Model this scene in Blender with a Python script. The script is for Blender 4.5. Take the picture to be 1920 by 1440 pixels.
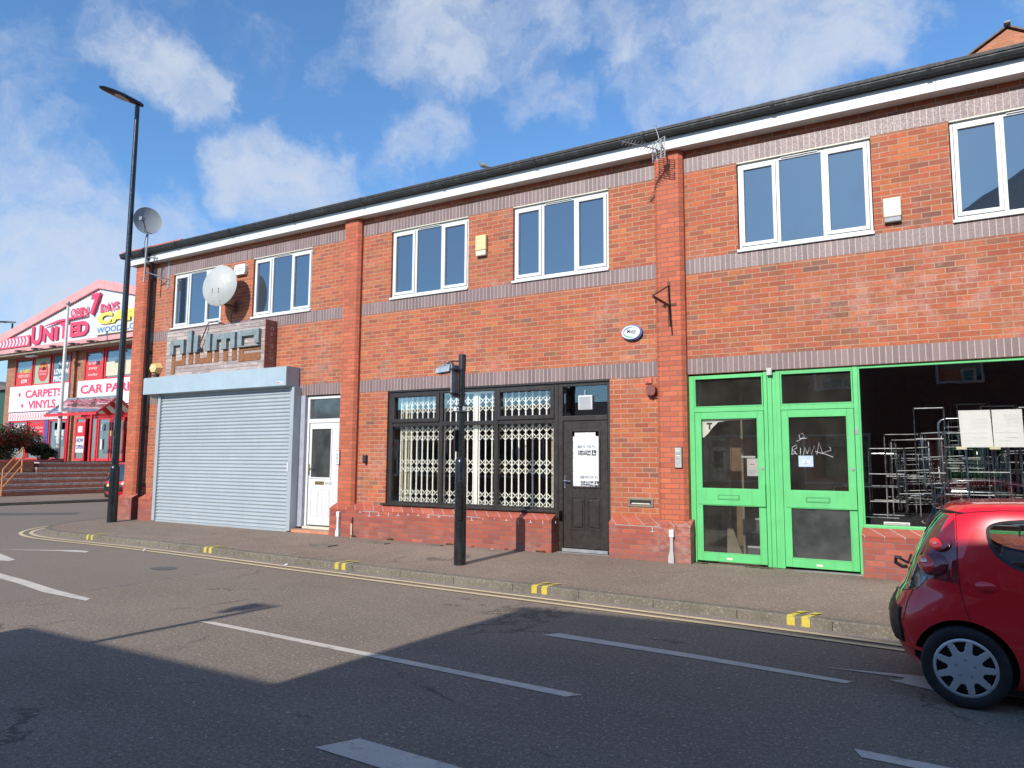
import bpy, bmesh, math, random
from mathutils import Vector, Matrix
random.seed(7)
PI = math.pi
S = bpy.context.scene
for o in list(bpy.data.objects): bpy.data.objects.remove(o)
COL = S.collection

# ------------------------------------------------------------------ camera
yaw, pit, rol = 0.534148720, 0.104138401, 0.005884927
f = Vector((-math.sin(yaw)*math.cos(pit), math.cos(yaw)*math.cos(pit), math.sin(pit)))
r0 = Vector((math.cos(yaw), math.sin(yaw), 0)); u0 = r0.cross(f)
rr = math.cos(rol)*r0 + math.sin(rol)*u0; uu = -math.sin(rol)*r0 + math.cos(rol)*u0
cd = bpy.data.cameras.new('camera'); cam = bpy.data.objects.new('camera', cd); COL.objects.link(cam)
M = Matrix((rr, uu, -f)).transposed().to_4x4(); M.translation = Vector((0, -10.5257, 1.6))
cam.matrix_world = M
cd.sensor_width = 36; cd.lens = 36*1368.045/1920; cd.clip_start = 0.05; cd.clip_end = 3000
S.camera = cam
S.render.resolution_x = 1024; S.render.resolution_y = 768
# ------------------------------------------------------------------ light
SUN_EL, SUN_AZ = math.radians(31.4), math.radians(3.2)
w = bpy.data.worlds.new('World'); S.world = w; w.use_nodes = True
wn = w.node_tree.nodes; wl = w.node_tree.links; wn.clear()
def nd(nodes, t, **k):
    n = nodes.new(t)
    for a, b in k.items(): setattr(n, a, b)
    return n
sky = nd(wn, 'ShaderNodeTexSky', sky_type='NISHITA', sun_disc=False)
sky.sun_elevation = SUN_EL; sky.sun_rotation = math.radians(183.2)
sky.altitude = 0; sky.air_density = 1.0; sky.dust_density = 0.35; sky.ozone_density = 2.5
tc = nd(wn, 'ShaderNodeTexCoord')
n1 = nd(wn, 'ShaderNodeTexNoise'); n1.inputs['Scale'].default_value = 6; n1.inputs['Detail'].default_value = 10; n1.inputs['Roughness'].default_value = .62
wl.new(tc.outputs['Generated'], n1.inputs['Vector'])
def vm(op, a, b, nodes=wn, links=wl):
    n = nd(nodes, 'ShaderNodeVectorMath', operation=op)
    for i, x in enumerate((a, b)):
        if x is None: continue
        if isinstance(x, (tuple, list)): n.inputs[i].default_value = x
        else: links.new(x, n.inputs[i])
    return n
def mm(op, a, b=None, c=None, nodes=wn, links=wl, clamp=False):
    n = nd(nodes, 'ShaderNodeMath', operation=op, use_clamp=clamp)
    for i, x in enumerate((a, b, c)):
        if x is None: continue
        if isinstance(x, (int, float)): n.inputs[i].default_value = x
        else: links.new(x, n.inputs[i])
    return n.outputs[0]
sub = vm('SUBTRACT', n1.outputs['Color'], (.5, .5, .5))
scl = nd(wn, 'ShaderNodeVectorMath', operation='SCALE'); wl.new(sub.outputs[0], scl.inputs[0]); scl.inputs['Scale'].default_value = .20
add = vm('ADD', tc.outputs['Generated'], scl.outputs[0])
nrm = vm('NORMALIZE', add.outputs[0], None)
CLOUDS = [((-.781,.431,.453),.06,.8),((-.764,.478,.434),.07,1.),((-.743,.52,.421),.06,.95),((-.80,.40,.445),.06,.6),((-.838,.369,.402),.07,.7),
 ((-.852,.384,.355),.055,.8),((-.835,.425,.343),.035,.5),((-.683,.623,.381),.075,1.05),((-.714,.601,.359),.07,.9),((-.672,.651,.354),.07,.9),
 ((-.692,.644,.327),.05,.7),((-.608,.626,.488),.05,.6),((-.565,.72,.40),.07,.65),((-.55,.745,.385),.05,.4),((-.534,.666,.521),.10,.9),((-.485,.711,.509),.09,.9),
 ((-.452,.76,.467),.06,.75),((-.403,.797,.45),.06,.5),((-.605,.706,.367),.06,.45),((-.628,.659,.414),.035,.3),((-.296,.801,.52),.10,.75),((-.179,.843,.507),.13,1.0),
 ((-.092,.857,.507),.12,1.0),((-.25,.863,.44),.09,.75),((-.135,.867,.479),.11,.9),((-.013,.867,.499),.06,.4),((-.408,.736,.541),.08,.7),((-.869,.435,.236),.13,.8),
 ((-.809,.525,.264),.10,.8),((-.89,.42,.179),.2,1.),((-.70,.67,.24),.08,.5),((-.272,.83,.487),.07,.6),((.12,.85,.51),.09,.7),
 ((.5,-.5,.6),.5,.7),((-.5,-.6,.5),.4,.6),((.6,.7,.3),.3,.8),((0,-.8,.5),.14,.5),((.05,.15,.98),.45,.62)]  # last blob: unseen overhead cloud, added to make the blue skylight more neutral
tot = None
for c, rad, st in CLOUDS:
    cv = Vector(c).normalized()
    dt = vm('DOT_PRODUCT', nrm.outputs[0], tuple(cv))
    mr = nd(wn, 'ShaderNodeMapRange', interpolation_type='SMOOTHSTEP')
    wl.new(dt.outputs['Value'], mr.inputs['Value'])
    mr.inputs['From Min'].default_value = math.cos(rad*1.15); mr.inputs['From Max'].default_value = math.cos(rad*.15)
    mr.inputs['To Max'].default_value = st
    tot = mr.outputs[0] if tot is None else mm('SMOOTH_MAX', tot, mr.outputs[0], .25)
n2 = nd(wn, 'ShaderNodeTexNoise'); n2.inputs['Scale'].default_value = 9; n2.inputs['Detail'].default_value = 8; n2.inputs['Roughness'].default_value = .6
wl.new(add.outputs[0], n2.inputs['Vector'])
det = mm('MULTIPLY_ADD', n2.outputs['Fac'], 2.0, -1.08)
dens = mm('ADD', tot, det)
dm = nd(wn, 'ShaderNodeMapRange', interpolation_type='SMOOTHSTEP'); wl.new(dens, dm.inputs['Value'])
dm.inputs['From Min'].default_value = .20; dm.inputs['From Max'].default_value = 1.25; dm.inputs['To Max'].default_value = .80
mix = nd(wn, 'ShaderNodeMix', data_type='RGBA'); wl.new(dm.outputs[0], mix.inputs['Factor'])
hs = nd(wn, 'ShaderNodeHueSaturation'); hs.inputs['Saturation'].default_value = .90; hs.inputs['Value'].default_value = 1.45
wl.new(sky.outputs[0], hs.inputs['Color']); tint = vm('MULTIPLY', hs.outputs[0], (.66, 1.04, 1.36)); wl.new(tint.outputs[0], mix.inputs['A'])
mix.inputs['B'].default_value = (6.6, 7.2, 8.2, 1)
bg = nd(wn, 'ShaderNodeBackground'); bg.inputs['Strength'].default_value = .104
wo = nd(wn, 'ShaderNodeOutputWorld'); wl.new(mix.outputs['Result'], bg.inputs['Color']); wl.new(bg.outputs[0], wo.inputs['Surface'])
sd = bpy.data.lights.new('sun', 'SUN'); so = bpy.data.objects.new('sun', sd); COL.objects.link(so)
sd.energy = 5.0; sd.angle = math.radians(.5); sd.color = (1, .95, .87)
ld = Vector((math.sin(SUN_AZ)*math.cos(SUN_EL), math.cos(SUN_AZ)*math.cos(SUN_EL), -math.sin(SUN_EL)))
so.rotation_euler = ld.to_track_quat('-Z', 'Y').to_euler(); so.location = (-4, -40, 30)
S.view_settings.view_transform = 'Standard'; S.view_settings.look = 'None'
S.view_settings.exposure = 0.0; S.view_settings.gamma = 1
S.cycles.max_bounces = 8; S.cycles.transparent_max_bounces = 12

# ------------------------------------------------------------------ materials
MATS = {}
class NT:
    def __init__(s, name):
        s.m = bpy.data.materials.new(name); s.m.use_nodes = True; MATS[name] = s.m
        s.n = s.m.node_tree.nodes; s.l = s.m.node_tree.links; s.n.clear()
        s.out = s.n.new('ShaderNodeOutputMaterial'); s.b = s.n.new('ShaderNodeBsdfPrincipled')
        s.l.new(s.b.outputs[0], s.out.inputs[0]); s.pos = s.n.new('ShaderNodeNewGeometry').outputs['Position']
        s.tc = s.n.new('ShaderNodeTexCoord')
    def math(s, op, a, b=None, c=None, clamp=False): return mm(op, a, b, c, s.n, s.l, clamp)
    def set(s, k, v):
        i = s.b.inputs[k]
        if hasattr(v, 'links'): s.l.new(v, i)
        else: i.default_value = v
    def noise(s, scale, detail=4, rough=.55, vec=None, out='Fac'):
        n = s.n.new('ShaderNodeTexNoise'); n.inputs['Scale'].default_value = scale; n.inputs['Detail'].default_value = detail
        n.inputs['Roughness'].default_value = rough; s.l.new(vec or s.pos, n.inputs['Vector']); return n.outputs[out]
    def ramp(s, fac, stops, interp='LINEAR'):
        n = s.n.new('ShaderNodeValToRGB'); n.color_ramp.interpolation = interp; e = n.color_ramp.elements
        while len(e) > 1: e.remove(e[0])
        e[0].position = stops[0][0]; e[0].color = (*stops[0][1], 1)
        for p, c in stops[1:]:
            x = e.new(p); x.color = (*c, 1)
        s.l.new(fac, n.inputs[0]); return n.outputs[0]
    def mixc(s, fac, a, b, blend='MIX'):
        n = s.n.new('ShaderNodeMix'); n.data_type = 'RGBA'; n.blend_type = blend
        for k, v in (('Factor', fac), ('A', a), ('B', b)):
            i = n.inputs[k]
            if hasattr(v, 'links'): s.l.new(v, i)
            elif isinstance(v, tuple): i.default_value = (*v, 1) if len(v) == 3 else v
            else: i.default_value = v
        return n.outputs['Result']
    def maprange(s, v, a, b, c=0., d=1., smooth=True):
        n = s.n.new('ShaderNodeMapRange'); n.interpolation_type = 'SMOOTHSTEP' if smooth else 'LINEAR'
        s.l.new(v, n.inputs[0])
        for i, x in zip((1, 2, 3, 4), (a, b, c, d)): n.inputs[i].default_value = x
        return n.outputs[0]
    def sep(s, v=None):
        n = s.n.new('ShaderNodeSeparateXYZ'); s.l.new(v or s.pos, n.inputs[0]); return n.outputs
    def comb(s, x=0., y=0., z=0.):
        n = s.n.new('ShaderNodeCombineXYZ')
        for i, v in enumerate((x, y, z)):
            if hasattr(v, 'links'): s.l.new(v, n.inputs[i])
            else: n.inputs[i].default_value = v
        return n.outputs[0]
    def bump(s, h, strength=.4, dist=.005):
        n = s.n.new('ShaderNodeBump'); n.inputs['Strength'].default_value = strength; n.inputs['Distance'].default_value = dist
        s.l.new(h, n.inputs['Height']); s.l.new(n.outputs[0], s.b.inputs['Normal'])

def simple(name, col, rough=.5, metal=0., var=.08, nscale=6., bump=0., bscale=60., spec=None, coat=0., streak=0., stain=None, space=None):
    t = NT(name); vec = t.tc.outputs['Object'] if space == 'obj' else None
    n = t.noise(nscale, 5, .6, vec)
    c = t.mixc(t.maprange(n, .3, .7), tuple(x*(1-var) for x in col), tuple(min(1, x*(1+var)) for x in col))
    if streak:
        p = t.sep(); v = t.comb(t.math('MULTIPLY', p[0], 9.), t.math('MULTIPLY', p[1], 9.), t.math('MULTIPLY', p[2], .8))
        s_ = t.maprange(t.noise(1.5, 5, .6, v), .5, .72); c = t.mixc(t.math('MULTIPLY', s_, streak), c, stain or tuple(x*.45 for x in col))
    t.set('Base Color', c)
    rn = t.noise(nscale*3, 4, .6, vec); t.set('Roughness', t.maprange(rn, .3, .7, max(.02, rough-.07), min(1, rough+.07)))
    t.set('Metallic', metal)
    if coat: t.set('Coat Weight', coat); t.set('Coat Roughness', .03)
    if spec is not None: t.set('Specular IOR Level', spec)
    if bump: t.bump(t.noise(bscale, 4, .6, vec), bump, .003)
    return t.m

def brick(name, ramp, mortar, bw=.225, bh=.075, mw=.011, z0=.002, offset=True, rough=.82, effl=0., dirt=.0, inner=.25, seed=0., bumps=.6, low=0., spec=.3, patch=False, yf=1.):
    t = NT(name); p = t.sep()
    X = t.math('ADD', p[0], t.math('MULTIPLY', p[1], yf)); Z = t.math('SUBTRACT', p[2], z0)
    row = t.math('FLOOR', t.math('DIVIDE', Z, bh))
    sh = t.math('MULTIPLY', t.math('FLOORED_MODULO', row, 2.), bw*.5) if offset else 0.
    U = t.math('DIVIDE', t.math('ADD', X, sh) if offset else X, bw); V = t.math('DIVIDE', Z, bh)
    wob = t.math('MULTIPLY', t.math('SUBTRACT', t.noise(14, 3), .5), .0035)
    col = t.math('FLOOR', U); fu = t.math('FRACT', U); fv = t.math('FRACT', V)
    du = t.math('MULTIPLY', t.math('MINIMUM', fu, t.math('SUBTRACT', 1., fu)), bw)
    dv = t.math('MULTIPLY', t.math('MINIMUM', fv, t.math('SUBTRACT', 1., fv)), bh)
    d = t.math('ADD', t.math('MINIMUM', du, dv), wob)
    mask = t.maprange(d, mw*.5-.0015, mw*.5+.0015)
    wnz = t.n.new('ShaderNodeTexWhiteNoise'); wnz.noise_dimensions = '3D'
    t.l.new(t.comb(col, row, seed), wnz.inputs['Vector'])
    base = t.ramp(wnz.outputs['Value'], ramp)
    hsv = t.n.new('ShaderNodeHueSaturation'); t.l.new(base, hsv.inputs['Color'])
    w2 = t.n.new('ShaderNodeTexWhiteNoise'); w2.noise_dimensions = '3D'; t.l.new(t.comb(row, col, seed+3.3), w2.inputs['Vector'])
    t.l.new(t.maprange(w2.outputs['Value'], 0, 1, .82, 1.15, False), hsv.inputs['Value'])
    v = t.comb(t.math('MULTIPLY', X, 1.), t.math('MULTIPLY', row, 3.7), t.math('MULTIPLY', p[2], 2.2))
    c = t.mixc(t.math('MULTIPLY', t.maprange(t.noise(16, 5, .65, v), .42, .7), inner), hsv.outputs[0], (.13, .07, .06))
    c = t.mixc(t.math('MULTIPLY', t.maprange(t.noise(110, 3, .6), .5, .75), .25), c, (.5, .33, .24))
    mc = t.mixc(t.maprange(t.noise(2.2, 4), .35, .65), tuple(x*.78 for x in mortar), mortar)
    c = t.mixc(mask, mc, c)
    big = t.noise(.55, 5, .6)
    c = t.mixc(t.maprange(big, .3, .7, .0, .16), c, (.20, .09, .07))
    if dirt:
        dz = t.maprange(p[2], .12, .7, 1., 0.); dn = t.maprange(t.noise(3, 5, .65), .35, .7)
        c = t.mixc(t.math('MULTIPLY', t.math('MULTIPLY', dz, dn), dirt), c, (.19, .13, .115))
    if effl:
        e = t.math('MULTIPLY', t.maprange(t.noise(.8, 5, .65), .50, .68), t.maprange(t.noise(9, 5, .7), .38, .62))
        if patch:      # lime bloom on the right-hand bay
            dx = t.math('DIVIDE', t.math('ADD', p[0], .35), 1.5); dz_ = t.math('DIVIDE', t.math('SUBTRACT', p[2], 3.75), .55)
            rg = t.math('ADD', t.math('MULTIPLY', dx, dx), t.math('MULTIPLY', dz_, dz_)); g_ = t.maprange(rg, 0., 1.4, 1.4, 0.)
            e = t.math('MAXIMUM', e, t.math('MULTIPLY', g_, t.maprange(t.noise(4, 6, .75), .42, .68)), clamp=True)
        c = t.mixc(t.math('MULTIPLY', e, effl), c, (.56,.42,.36))
        sk = t.comb(t.math('MULTIPLY', X, 3.5), 0., t.math('MULTIPLY', p[2], .35)); c = t.mixc(t.maprange(t.noise(1.3, 5, .65, sk), .52, .78, 0., .30), c, (.15,.075,.055))
    t.set('Base Color', c); t.set('Roughness', t.maprange(t.noise(40, 3), .3, .7, rough-.08, rough+.08)); t.set('Specular IOR Level', spec)
    h = t.math('ADD', t.math('MULTIPLY', mask, 1.), t.math('MULTIPLY', t.noise(70, 4, .6), .35)); t.bump(h, bumps, .006)
    return t.m

brick('wall_brick', [(0,(.50,.115,.048)),(.22,(.44,.100,.044)),(.42,(.53,.155,.052)),(.58,(.40,.090,.048)),(.72,(.47,.120,.047)),(.86,(.39,.125,.052)),(.93,(.36,.10,.062)),(.975,(.29,.11,.062)),(1,(.23,.10,.07))],
      (.50,.325,.215), effl=.28, inner=.40, patch=True)
brick('pier_brick', [(0,(.54,.125,.055)),(.5,(.50,.112,.052)),(1,(.57,.142,.064))], (.22,.14,.11), mw=.009, inner=.12, seed=5., rough=.7, yf=.35)
brick('plinth_brick', [(0,(.42,.088,.048)),(.4,(.37,.075,.048)),(.7,(.32,.068,.048)),(1,(.47,.11,.06))], (.24,.16,.14), mw=.010, inner=.35, seed=9., dirt=.55, effl=.35, rough=.75)
brick('coping_brick', [(0,(.45,.10,.055)),(.6,(.40,.082,.05)),(1,(.50,.13,.07))], (.52,.46,.42), bw=.225, bh=.6, z0=.3, mw=.010, offset=False, inner=.3, seed=2., effl=.4)
brick('soldier_brick', [(0,(.175,.120,.122)),(.3,(.205,.142,.142)),(.55,(.155,.106,.112)),(.8,(.225,.160,.158)),(1,(.18,.122,.122))],
      (.50,.38,.30), bw=.075, bh=1.5, z0=2.577, mw=.011, offset=False, inner=.3, seed=4., rough=.5, spec=.6, bumps=.12)
brick('store_brick', [(0,(.40,.16,.08)),(.5,(.34,.13,.07)),(1,(.46,.20,.10))], (.3,.24,.18), inner=.3, seed=6.)
brick('step_brick', [(0,(.62,.22,.12)),(1,(.70,.28,.15))], (.35,.25,.2), inner=.3, seed=8.)
brick('tread_brick', [(0,(.50,.45,.42)),(1,(.62,.57,.53))], (.2,.18,.16), bw=.09, bh=.3, inner=.2, seed=8., offset=False)
brick('gable_brick', [(0,(.48,.17,.08)),(1,(.54,.21,.11))], (.36,.22,.14), inner=.2, seed=1.)
brick('dark_brick', [(0,(.20,.08,.05)),(1,(.28,.11,.07))], (.2,.16,.13), inner=.3, seed=1.)

simple('white_upvc', (.68,.68,.665), .35, var=.03, streak=.12, stain=(.45,.42,.35))
simple('white_fascia', (.70,.70,.69), .45, var=.03, nscale=2, streak=.10, stain=(.5,.48,.42))
simple('soffit_white', (.62,.60,.56), .6)
simple('black_upvc', (.028,.022,.018), .42, var=.2, bump=.15, bscale=150)
simple('gutter_black', (.020,.022,.023), .6, var=.25, streak=.5, stain=(.09,.10,.09))
simple('green_paint', (.11,.52,.17), .5, var=.06, nscale=3, streak=.25, stain=(.08,.28,.11), bump=.1, bscale=90)
simple('shutter_metal', (.41,.455,.475), .45, metal=.2, var=.03, nscale=1.2, streak=.15, stain=(.28,.28,.27))
simple('shutter_box_metal', (.36,.45,.50), .45, var=.06, nscale=2, streak=.28, stain=(.36,.33,.26))
simple('grey_jamb', (.36,.36,.42), .5, streak=.4)
simple('black_paint', (.012,.013,.015), .28, var=.3, coat=.3, streak=.35, stain=(.05,.05,.05))
simple('grey_metal', (.36,.40,.44), .45, metal=.5, var=.15)
simple('galv', (.30,.31,.32), .5, metal=.3, var=.15)
simple('chrome', (.34,.36,.39), .3, metal=1., var=.1)
simple('brass', (.45,.34,.14), .35, metal=.8, var=.2)
simple('lens_glass', (.5,.5,.47), .15, var=.1)
simple('dish_grey', (.26,.28,.30), .5, var=.06)
simple('dish_white', (.42,.42,.40), .5, var=.06, nscale=3)
simple('rust', (.13,.05,.03), .85, var=.4, nscale=25, bump=.4)
simple('rust_stain', (.40,.22,.10), .8, var=.3)
simple('alarm_yellow', (.66,.55,.27), .45, var=.05, streak=.2)
simple('alarm_cream', (.64,.59,.47), .45, var=.04, streak=.25)
simple('hex_yellow', (.72,.52,.20), .5)
simple('plastic_white', (.68,.68,.67), .35, var=.03)
simple('plastic_dark', (.03,.03,.035), .4)
simple('blue_plastic', (.06,.12,.42), .4)
simple('green_ink', (.10,.42,.22), .5); simple('black_ink', (.03,.03,.03), .6); simple('grey_ink', (.33,.34,.36), .6); simple('blue_ink', (.08,.22,.5), .5)
simple('pale_ink', (.50,.50,.52), .7)
simple('paper', (.62,.62,.62), .7, var=.02); simple('notice_blue', (.42,.52,.62), .7)
simple('sign_slate', (.19,.235,.245), .7, var=.2, nscale=8, streak=.4, stain=(.45,.42,.38))
simple('sign_rust', (.25,.10,.038), .85, var=.3, nscale=30, bump=.5)
simple('letter_pale', (.55,.48,.44), .8)
simple('terracotta', (.50,.13,.08), .7, var=.15); simple('bell_red', (.22,.06,.05), .6, var=.2)
simple('entry_steel', (.55,.54,.50), .35, metal=.4)
simple('grille_cream', (.93,.93,.86), .45, var=.04)
simple('curtain_cream', (.56,.52,.38), .8)
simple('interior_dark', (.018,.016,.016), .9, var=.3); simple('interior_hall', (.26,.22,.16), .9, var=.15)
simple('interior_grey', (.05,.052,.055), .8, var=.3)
simple('stair_dark', (.09,.10,.11), .8); simple('stair_edge', (.55,.57,.60), .6); simple('board_wood', (.20,.13,.07), .7, var=.2)
simple('red_frame', (.62,.03,.035), .45, var=.12); simple('red_faded', (.72,.30,.28), .55, var=.12, nscale=2, streak=.2, stain=(.75,.5,.45))
simple('red_letter', (.80,.05,.11), .45); simple('yellow_letter', (.80,.62,.10), .5); simple('white_board', (.66,.66,.69), .5); simple('pink_white', (.82,.62,.64), .5)
simple('blue_jamb', (.09,.07,.24), .5); simple('teal_poster', (.10,.20,.24), .6); simple('poster_green', (.32,.42,.28), .6); simple('poster_red', (.55,.05,.05), .6); simple('lime', (.55,.65,.08), .6)
simple('pole_white', (.66,.64,.58), .45); simple('rail_orange', (.62,.26,.10), .5)
simple('shed_green', (.018,.075,.05), .7); simple('red_paver', (.55,.16,.14), .8)
simple('leaf', (.055,.085,.025), .6, var=.5, nscale=9); simple('leaf_dark', (.028,.05,.018), .6, var=.4, nscale=9)
simple('berry', (.36,.035,.03), .5, var=.4, nscale=15); simple('bark', (.09,.06,.04), .9)
simple('slate_tile', (.13,.10,.09), .7, var=.3, nscale=12)
simple('pigeon_grey', (.16,.17,.19), .7, var=.4, nscale=40); simple('stone', (.30,.28,.26), .85, var=.15, bump=.3)
simple('litter_white', (.75,.75,.76), .6); simple('iron', (.17,.145,.125), .65, metal=.3, var=.3, bump=.5, bscale=90)
simple('litter_pink', (.7,.2,.3), .6); simple('dead_leaf', (.28,.08,.04), .8)
simple('tyre', (.018,.018,.019), .75, var=.2, space='obj'); simple('wheel_silver', (.62,.64,.66), .38, metal=.45, var=.05, space='obj')
simple('car_black', (.014,.014,.015), .5, space='obj'); simple('car_rubber', (.02,.02,.022), .6, space='obj')
simple('seam', (.025,.006,.008), .8, space='obj'); simple('lamp_smoke', (.17,.012,.022), .12, coat=1., space='obj')
simple('lamp_red', (.85,.03,.02), .1, coat=1., space='obj'); simple('lamp_glint', (.95,.62,.55), .15, metal=.8, space='obj'); simple('amber', (.7,.35,.03), .2, space='obj')

def glass(name, tint=.82, ior=1.5, boost=.0, rough=.0, body=None, bodyfac=0., film=None):
    t = NT(name); t.n.remove(t.b)
    tr = t.n.new('ShaderNodeBsdfTransparent'); tr.inputs[0].default_value = (tint, tint*1.0, tint*.99, 1)
    gl = t.n.new('ShaderNodeBsdfGlossy'); gl.inputs['Roughness'].default_value = rough; gl.inputs[0].default_value = (.95,.97,1,1)
    fr = t.n.new('ShaderNodeFresnel'); fr.inputs[0].default_value = ior
    src = tr.outputs[0]
    if body:
        di = t.n.new('ShaderNodeBsdfDiffuse'); di.inputs[0].default_value = (*body, 1)
        mx = t.n.new('ShaderNodeMixShader')
        fac = t.maprange(t.noise(2.5, 5, .65), .35, .7, bodyfac*.6, min(1, bodyfac*1.35)) if bodyfac < 1 else None
        if fac is not None: t.l.new(fac, mx.inputs[0])
        else: mx.inputs[0].default_value = 1.
        t.l.new(src, mx.inputs[1]); t.l.new(di.outputs[0], mx.inputs[2]); src = mx.outputs[0]
    m2 = t.n.new('ShaderNodeMixShader'); t.l.new(t.math('ADD', t.math('MULTIPLY', fr.outputs[0], 1.7), boost, clamp=True), m2.inputs[0])
    t.l.new(src, m2.inputs[1]); t.l.new(gl.outputs[0], m2.inputs[2]); t.l.new(m2.outputs[0], t.out.inputs[0])
    wv = t.n.new('ShaderNodeBump'); wv.inputs['Strength'].default_value = .06; wv.inputs['Distance'].default_value = .01
    t.l.new(t.noise(1.6, 2), wv.inputs['Height']); t.l.new(wv.outputs[0], gl.inputs['Normal'])
    return t.m
glass('shop_glass', .99, 1.5, .0)
glass('dirty_glass', .92, 1.5, .0, 0., (.20,.19,.16), .07)
glass('frosted_glass', .6, 1.5, .0, .08, (.13,.135,.13), .45)
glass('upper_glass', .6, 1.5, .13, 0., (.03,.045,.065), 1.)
glass('store_glass', .7, 1.5, .12, 0., (.10,.11,.12), 1.)
glass('car_glass', .62, 1.5, .05, 0.)
glass('tail_glass', .5, 1.5, .10, 0., (.012,.016,.015), 1.)
glass('canopy_glass', .75, 1.5, .05, 0., (.45,.38,.36), .3)

# car paint
t = NT('car_red'); t.set('Base Color', (.80,.007,.018,1)); t.set('Metallic', .0); t.set('Roughness', .32); t.set('Coat Weight', 1.); t.set('Coat Roughness', .02)
fl = t.noise(900, 2, .5, t.tc.outputs['Object']); t.bump(fl, .06, .0005)

# crumpled plastic film
t = NT('white_film'); t.set('Base Color', (.74,.76,.78,1)); t.set('Roughness', .35)
t.bump(t.noise(7, 5, .65), 1., .05)

# weathered planks of the fascia sign
t = NT('weathered_wood'); p = t.sep(); rowv = t.math('FLOOR', t.math('DIVIDE', p[2], .082)); fv = t.math('FRACT', t.math('DIVIDE', p[2], .082))
wz = t.n.new('ShaderNodeTexWhiteNoise'); wz.noise_dimensions = '2D'; t.l.new(t.comb(rowv, t.math('FLOOR', t.math('DIVIDE', t.math('ADD', p[0], t.math('MULTIPLY', rowv, .37)), .62))), wz.inputs['Vector'])
c = t.ramp(wz.outputs['Value'], [(0,(.33,.26,.24)),(.5,(.40,.33,.32)),(1,(.48,.39,.35))])
c = t.mixc(t.maprange(t.noise(5, 5, .7, t.comb(t.math('MULTIPLY', p[0], 1.), t.math('MULTIPLY', p[1], 1.), t.math('MULTIPLY', p[2], 7.))), .45, .65, 0., .65), c, (.22,.15,.12))
c = t.mixc(t.maprange(t.noise(9, 5, .7), .55, .68, 0., .7), c, (.58,.55,.52))
gap = t.maprange(t.math('MINIMUM', fv, t.math('SUBTRACT', 1., fv)), .02, .07)
c = t.mixc(gap, (.12,.09,.08), c); t.set('Base Color', c); t.set('Roughness', .85); t.bump(gap, .5, .006)
t = NT('warm_wood'); p = t.sep(); fv = t.math('FRACT', t.math('DIVIDE', p[2], .115)); gap = t.maprange(t.math('MINIMUM', fv, t.math('SUBTRACT', 1., fv)), .015, .05)
c = t.mixc(t.maprange(t.noise(6, 5, .7, t.comb(t.math('MULTIPLY', p[0], 1.), p[1], t.math('MULTIPLY', p[2], 6.))), .35, .65), (.34,.15,.10), (.24,.10,.075))
c = t.mixc(gap, (.05,.03,.025), c); t.set('Base Color', c); t.set('Roughness', .8)

# roof tiles
t = NT('roof_tile'); p = t.sep(); fy = t.math('FRACT', t.math('DIVIDE', p[1], .30)); fx = t.math('FRACT', t.math('DIVIDE', t.math('ADD', p[0], t.math('MULTIPLY', t.math('FLOORED_MODULO', t.math('FLOOR', t.math('DIVIDE', p[1], .3)), 2.), .15)), .30))
c = t.mixc(t.noise(7, 5, .7), (.12,.06,.05), (.24,.11,.085)); g = t.math('MINIMUM', t.maprange(fy, .0, .1), t.maprange(fx, 0., .05)); c = t.mixc(g, (.05,.03,.03), c)
t.set('Base Color', c); t.set('Roughness', .85); t.bump(t.math('ADD', g, t.noise(30, 4)), .8, .02)
# corrugated cladding colour (profile is modelled)
t = NT('cladding'); t.set('Base Color', t.mixc(t.noise(1.2, 5, .6), (.54,.57,.60), (.64,.67,.70))); t.set('Roughness', .5)

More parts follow.
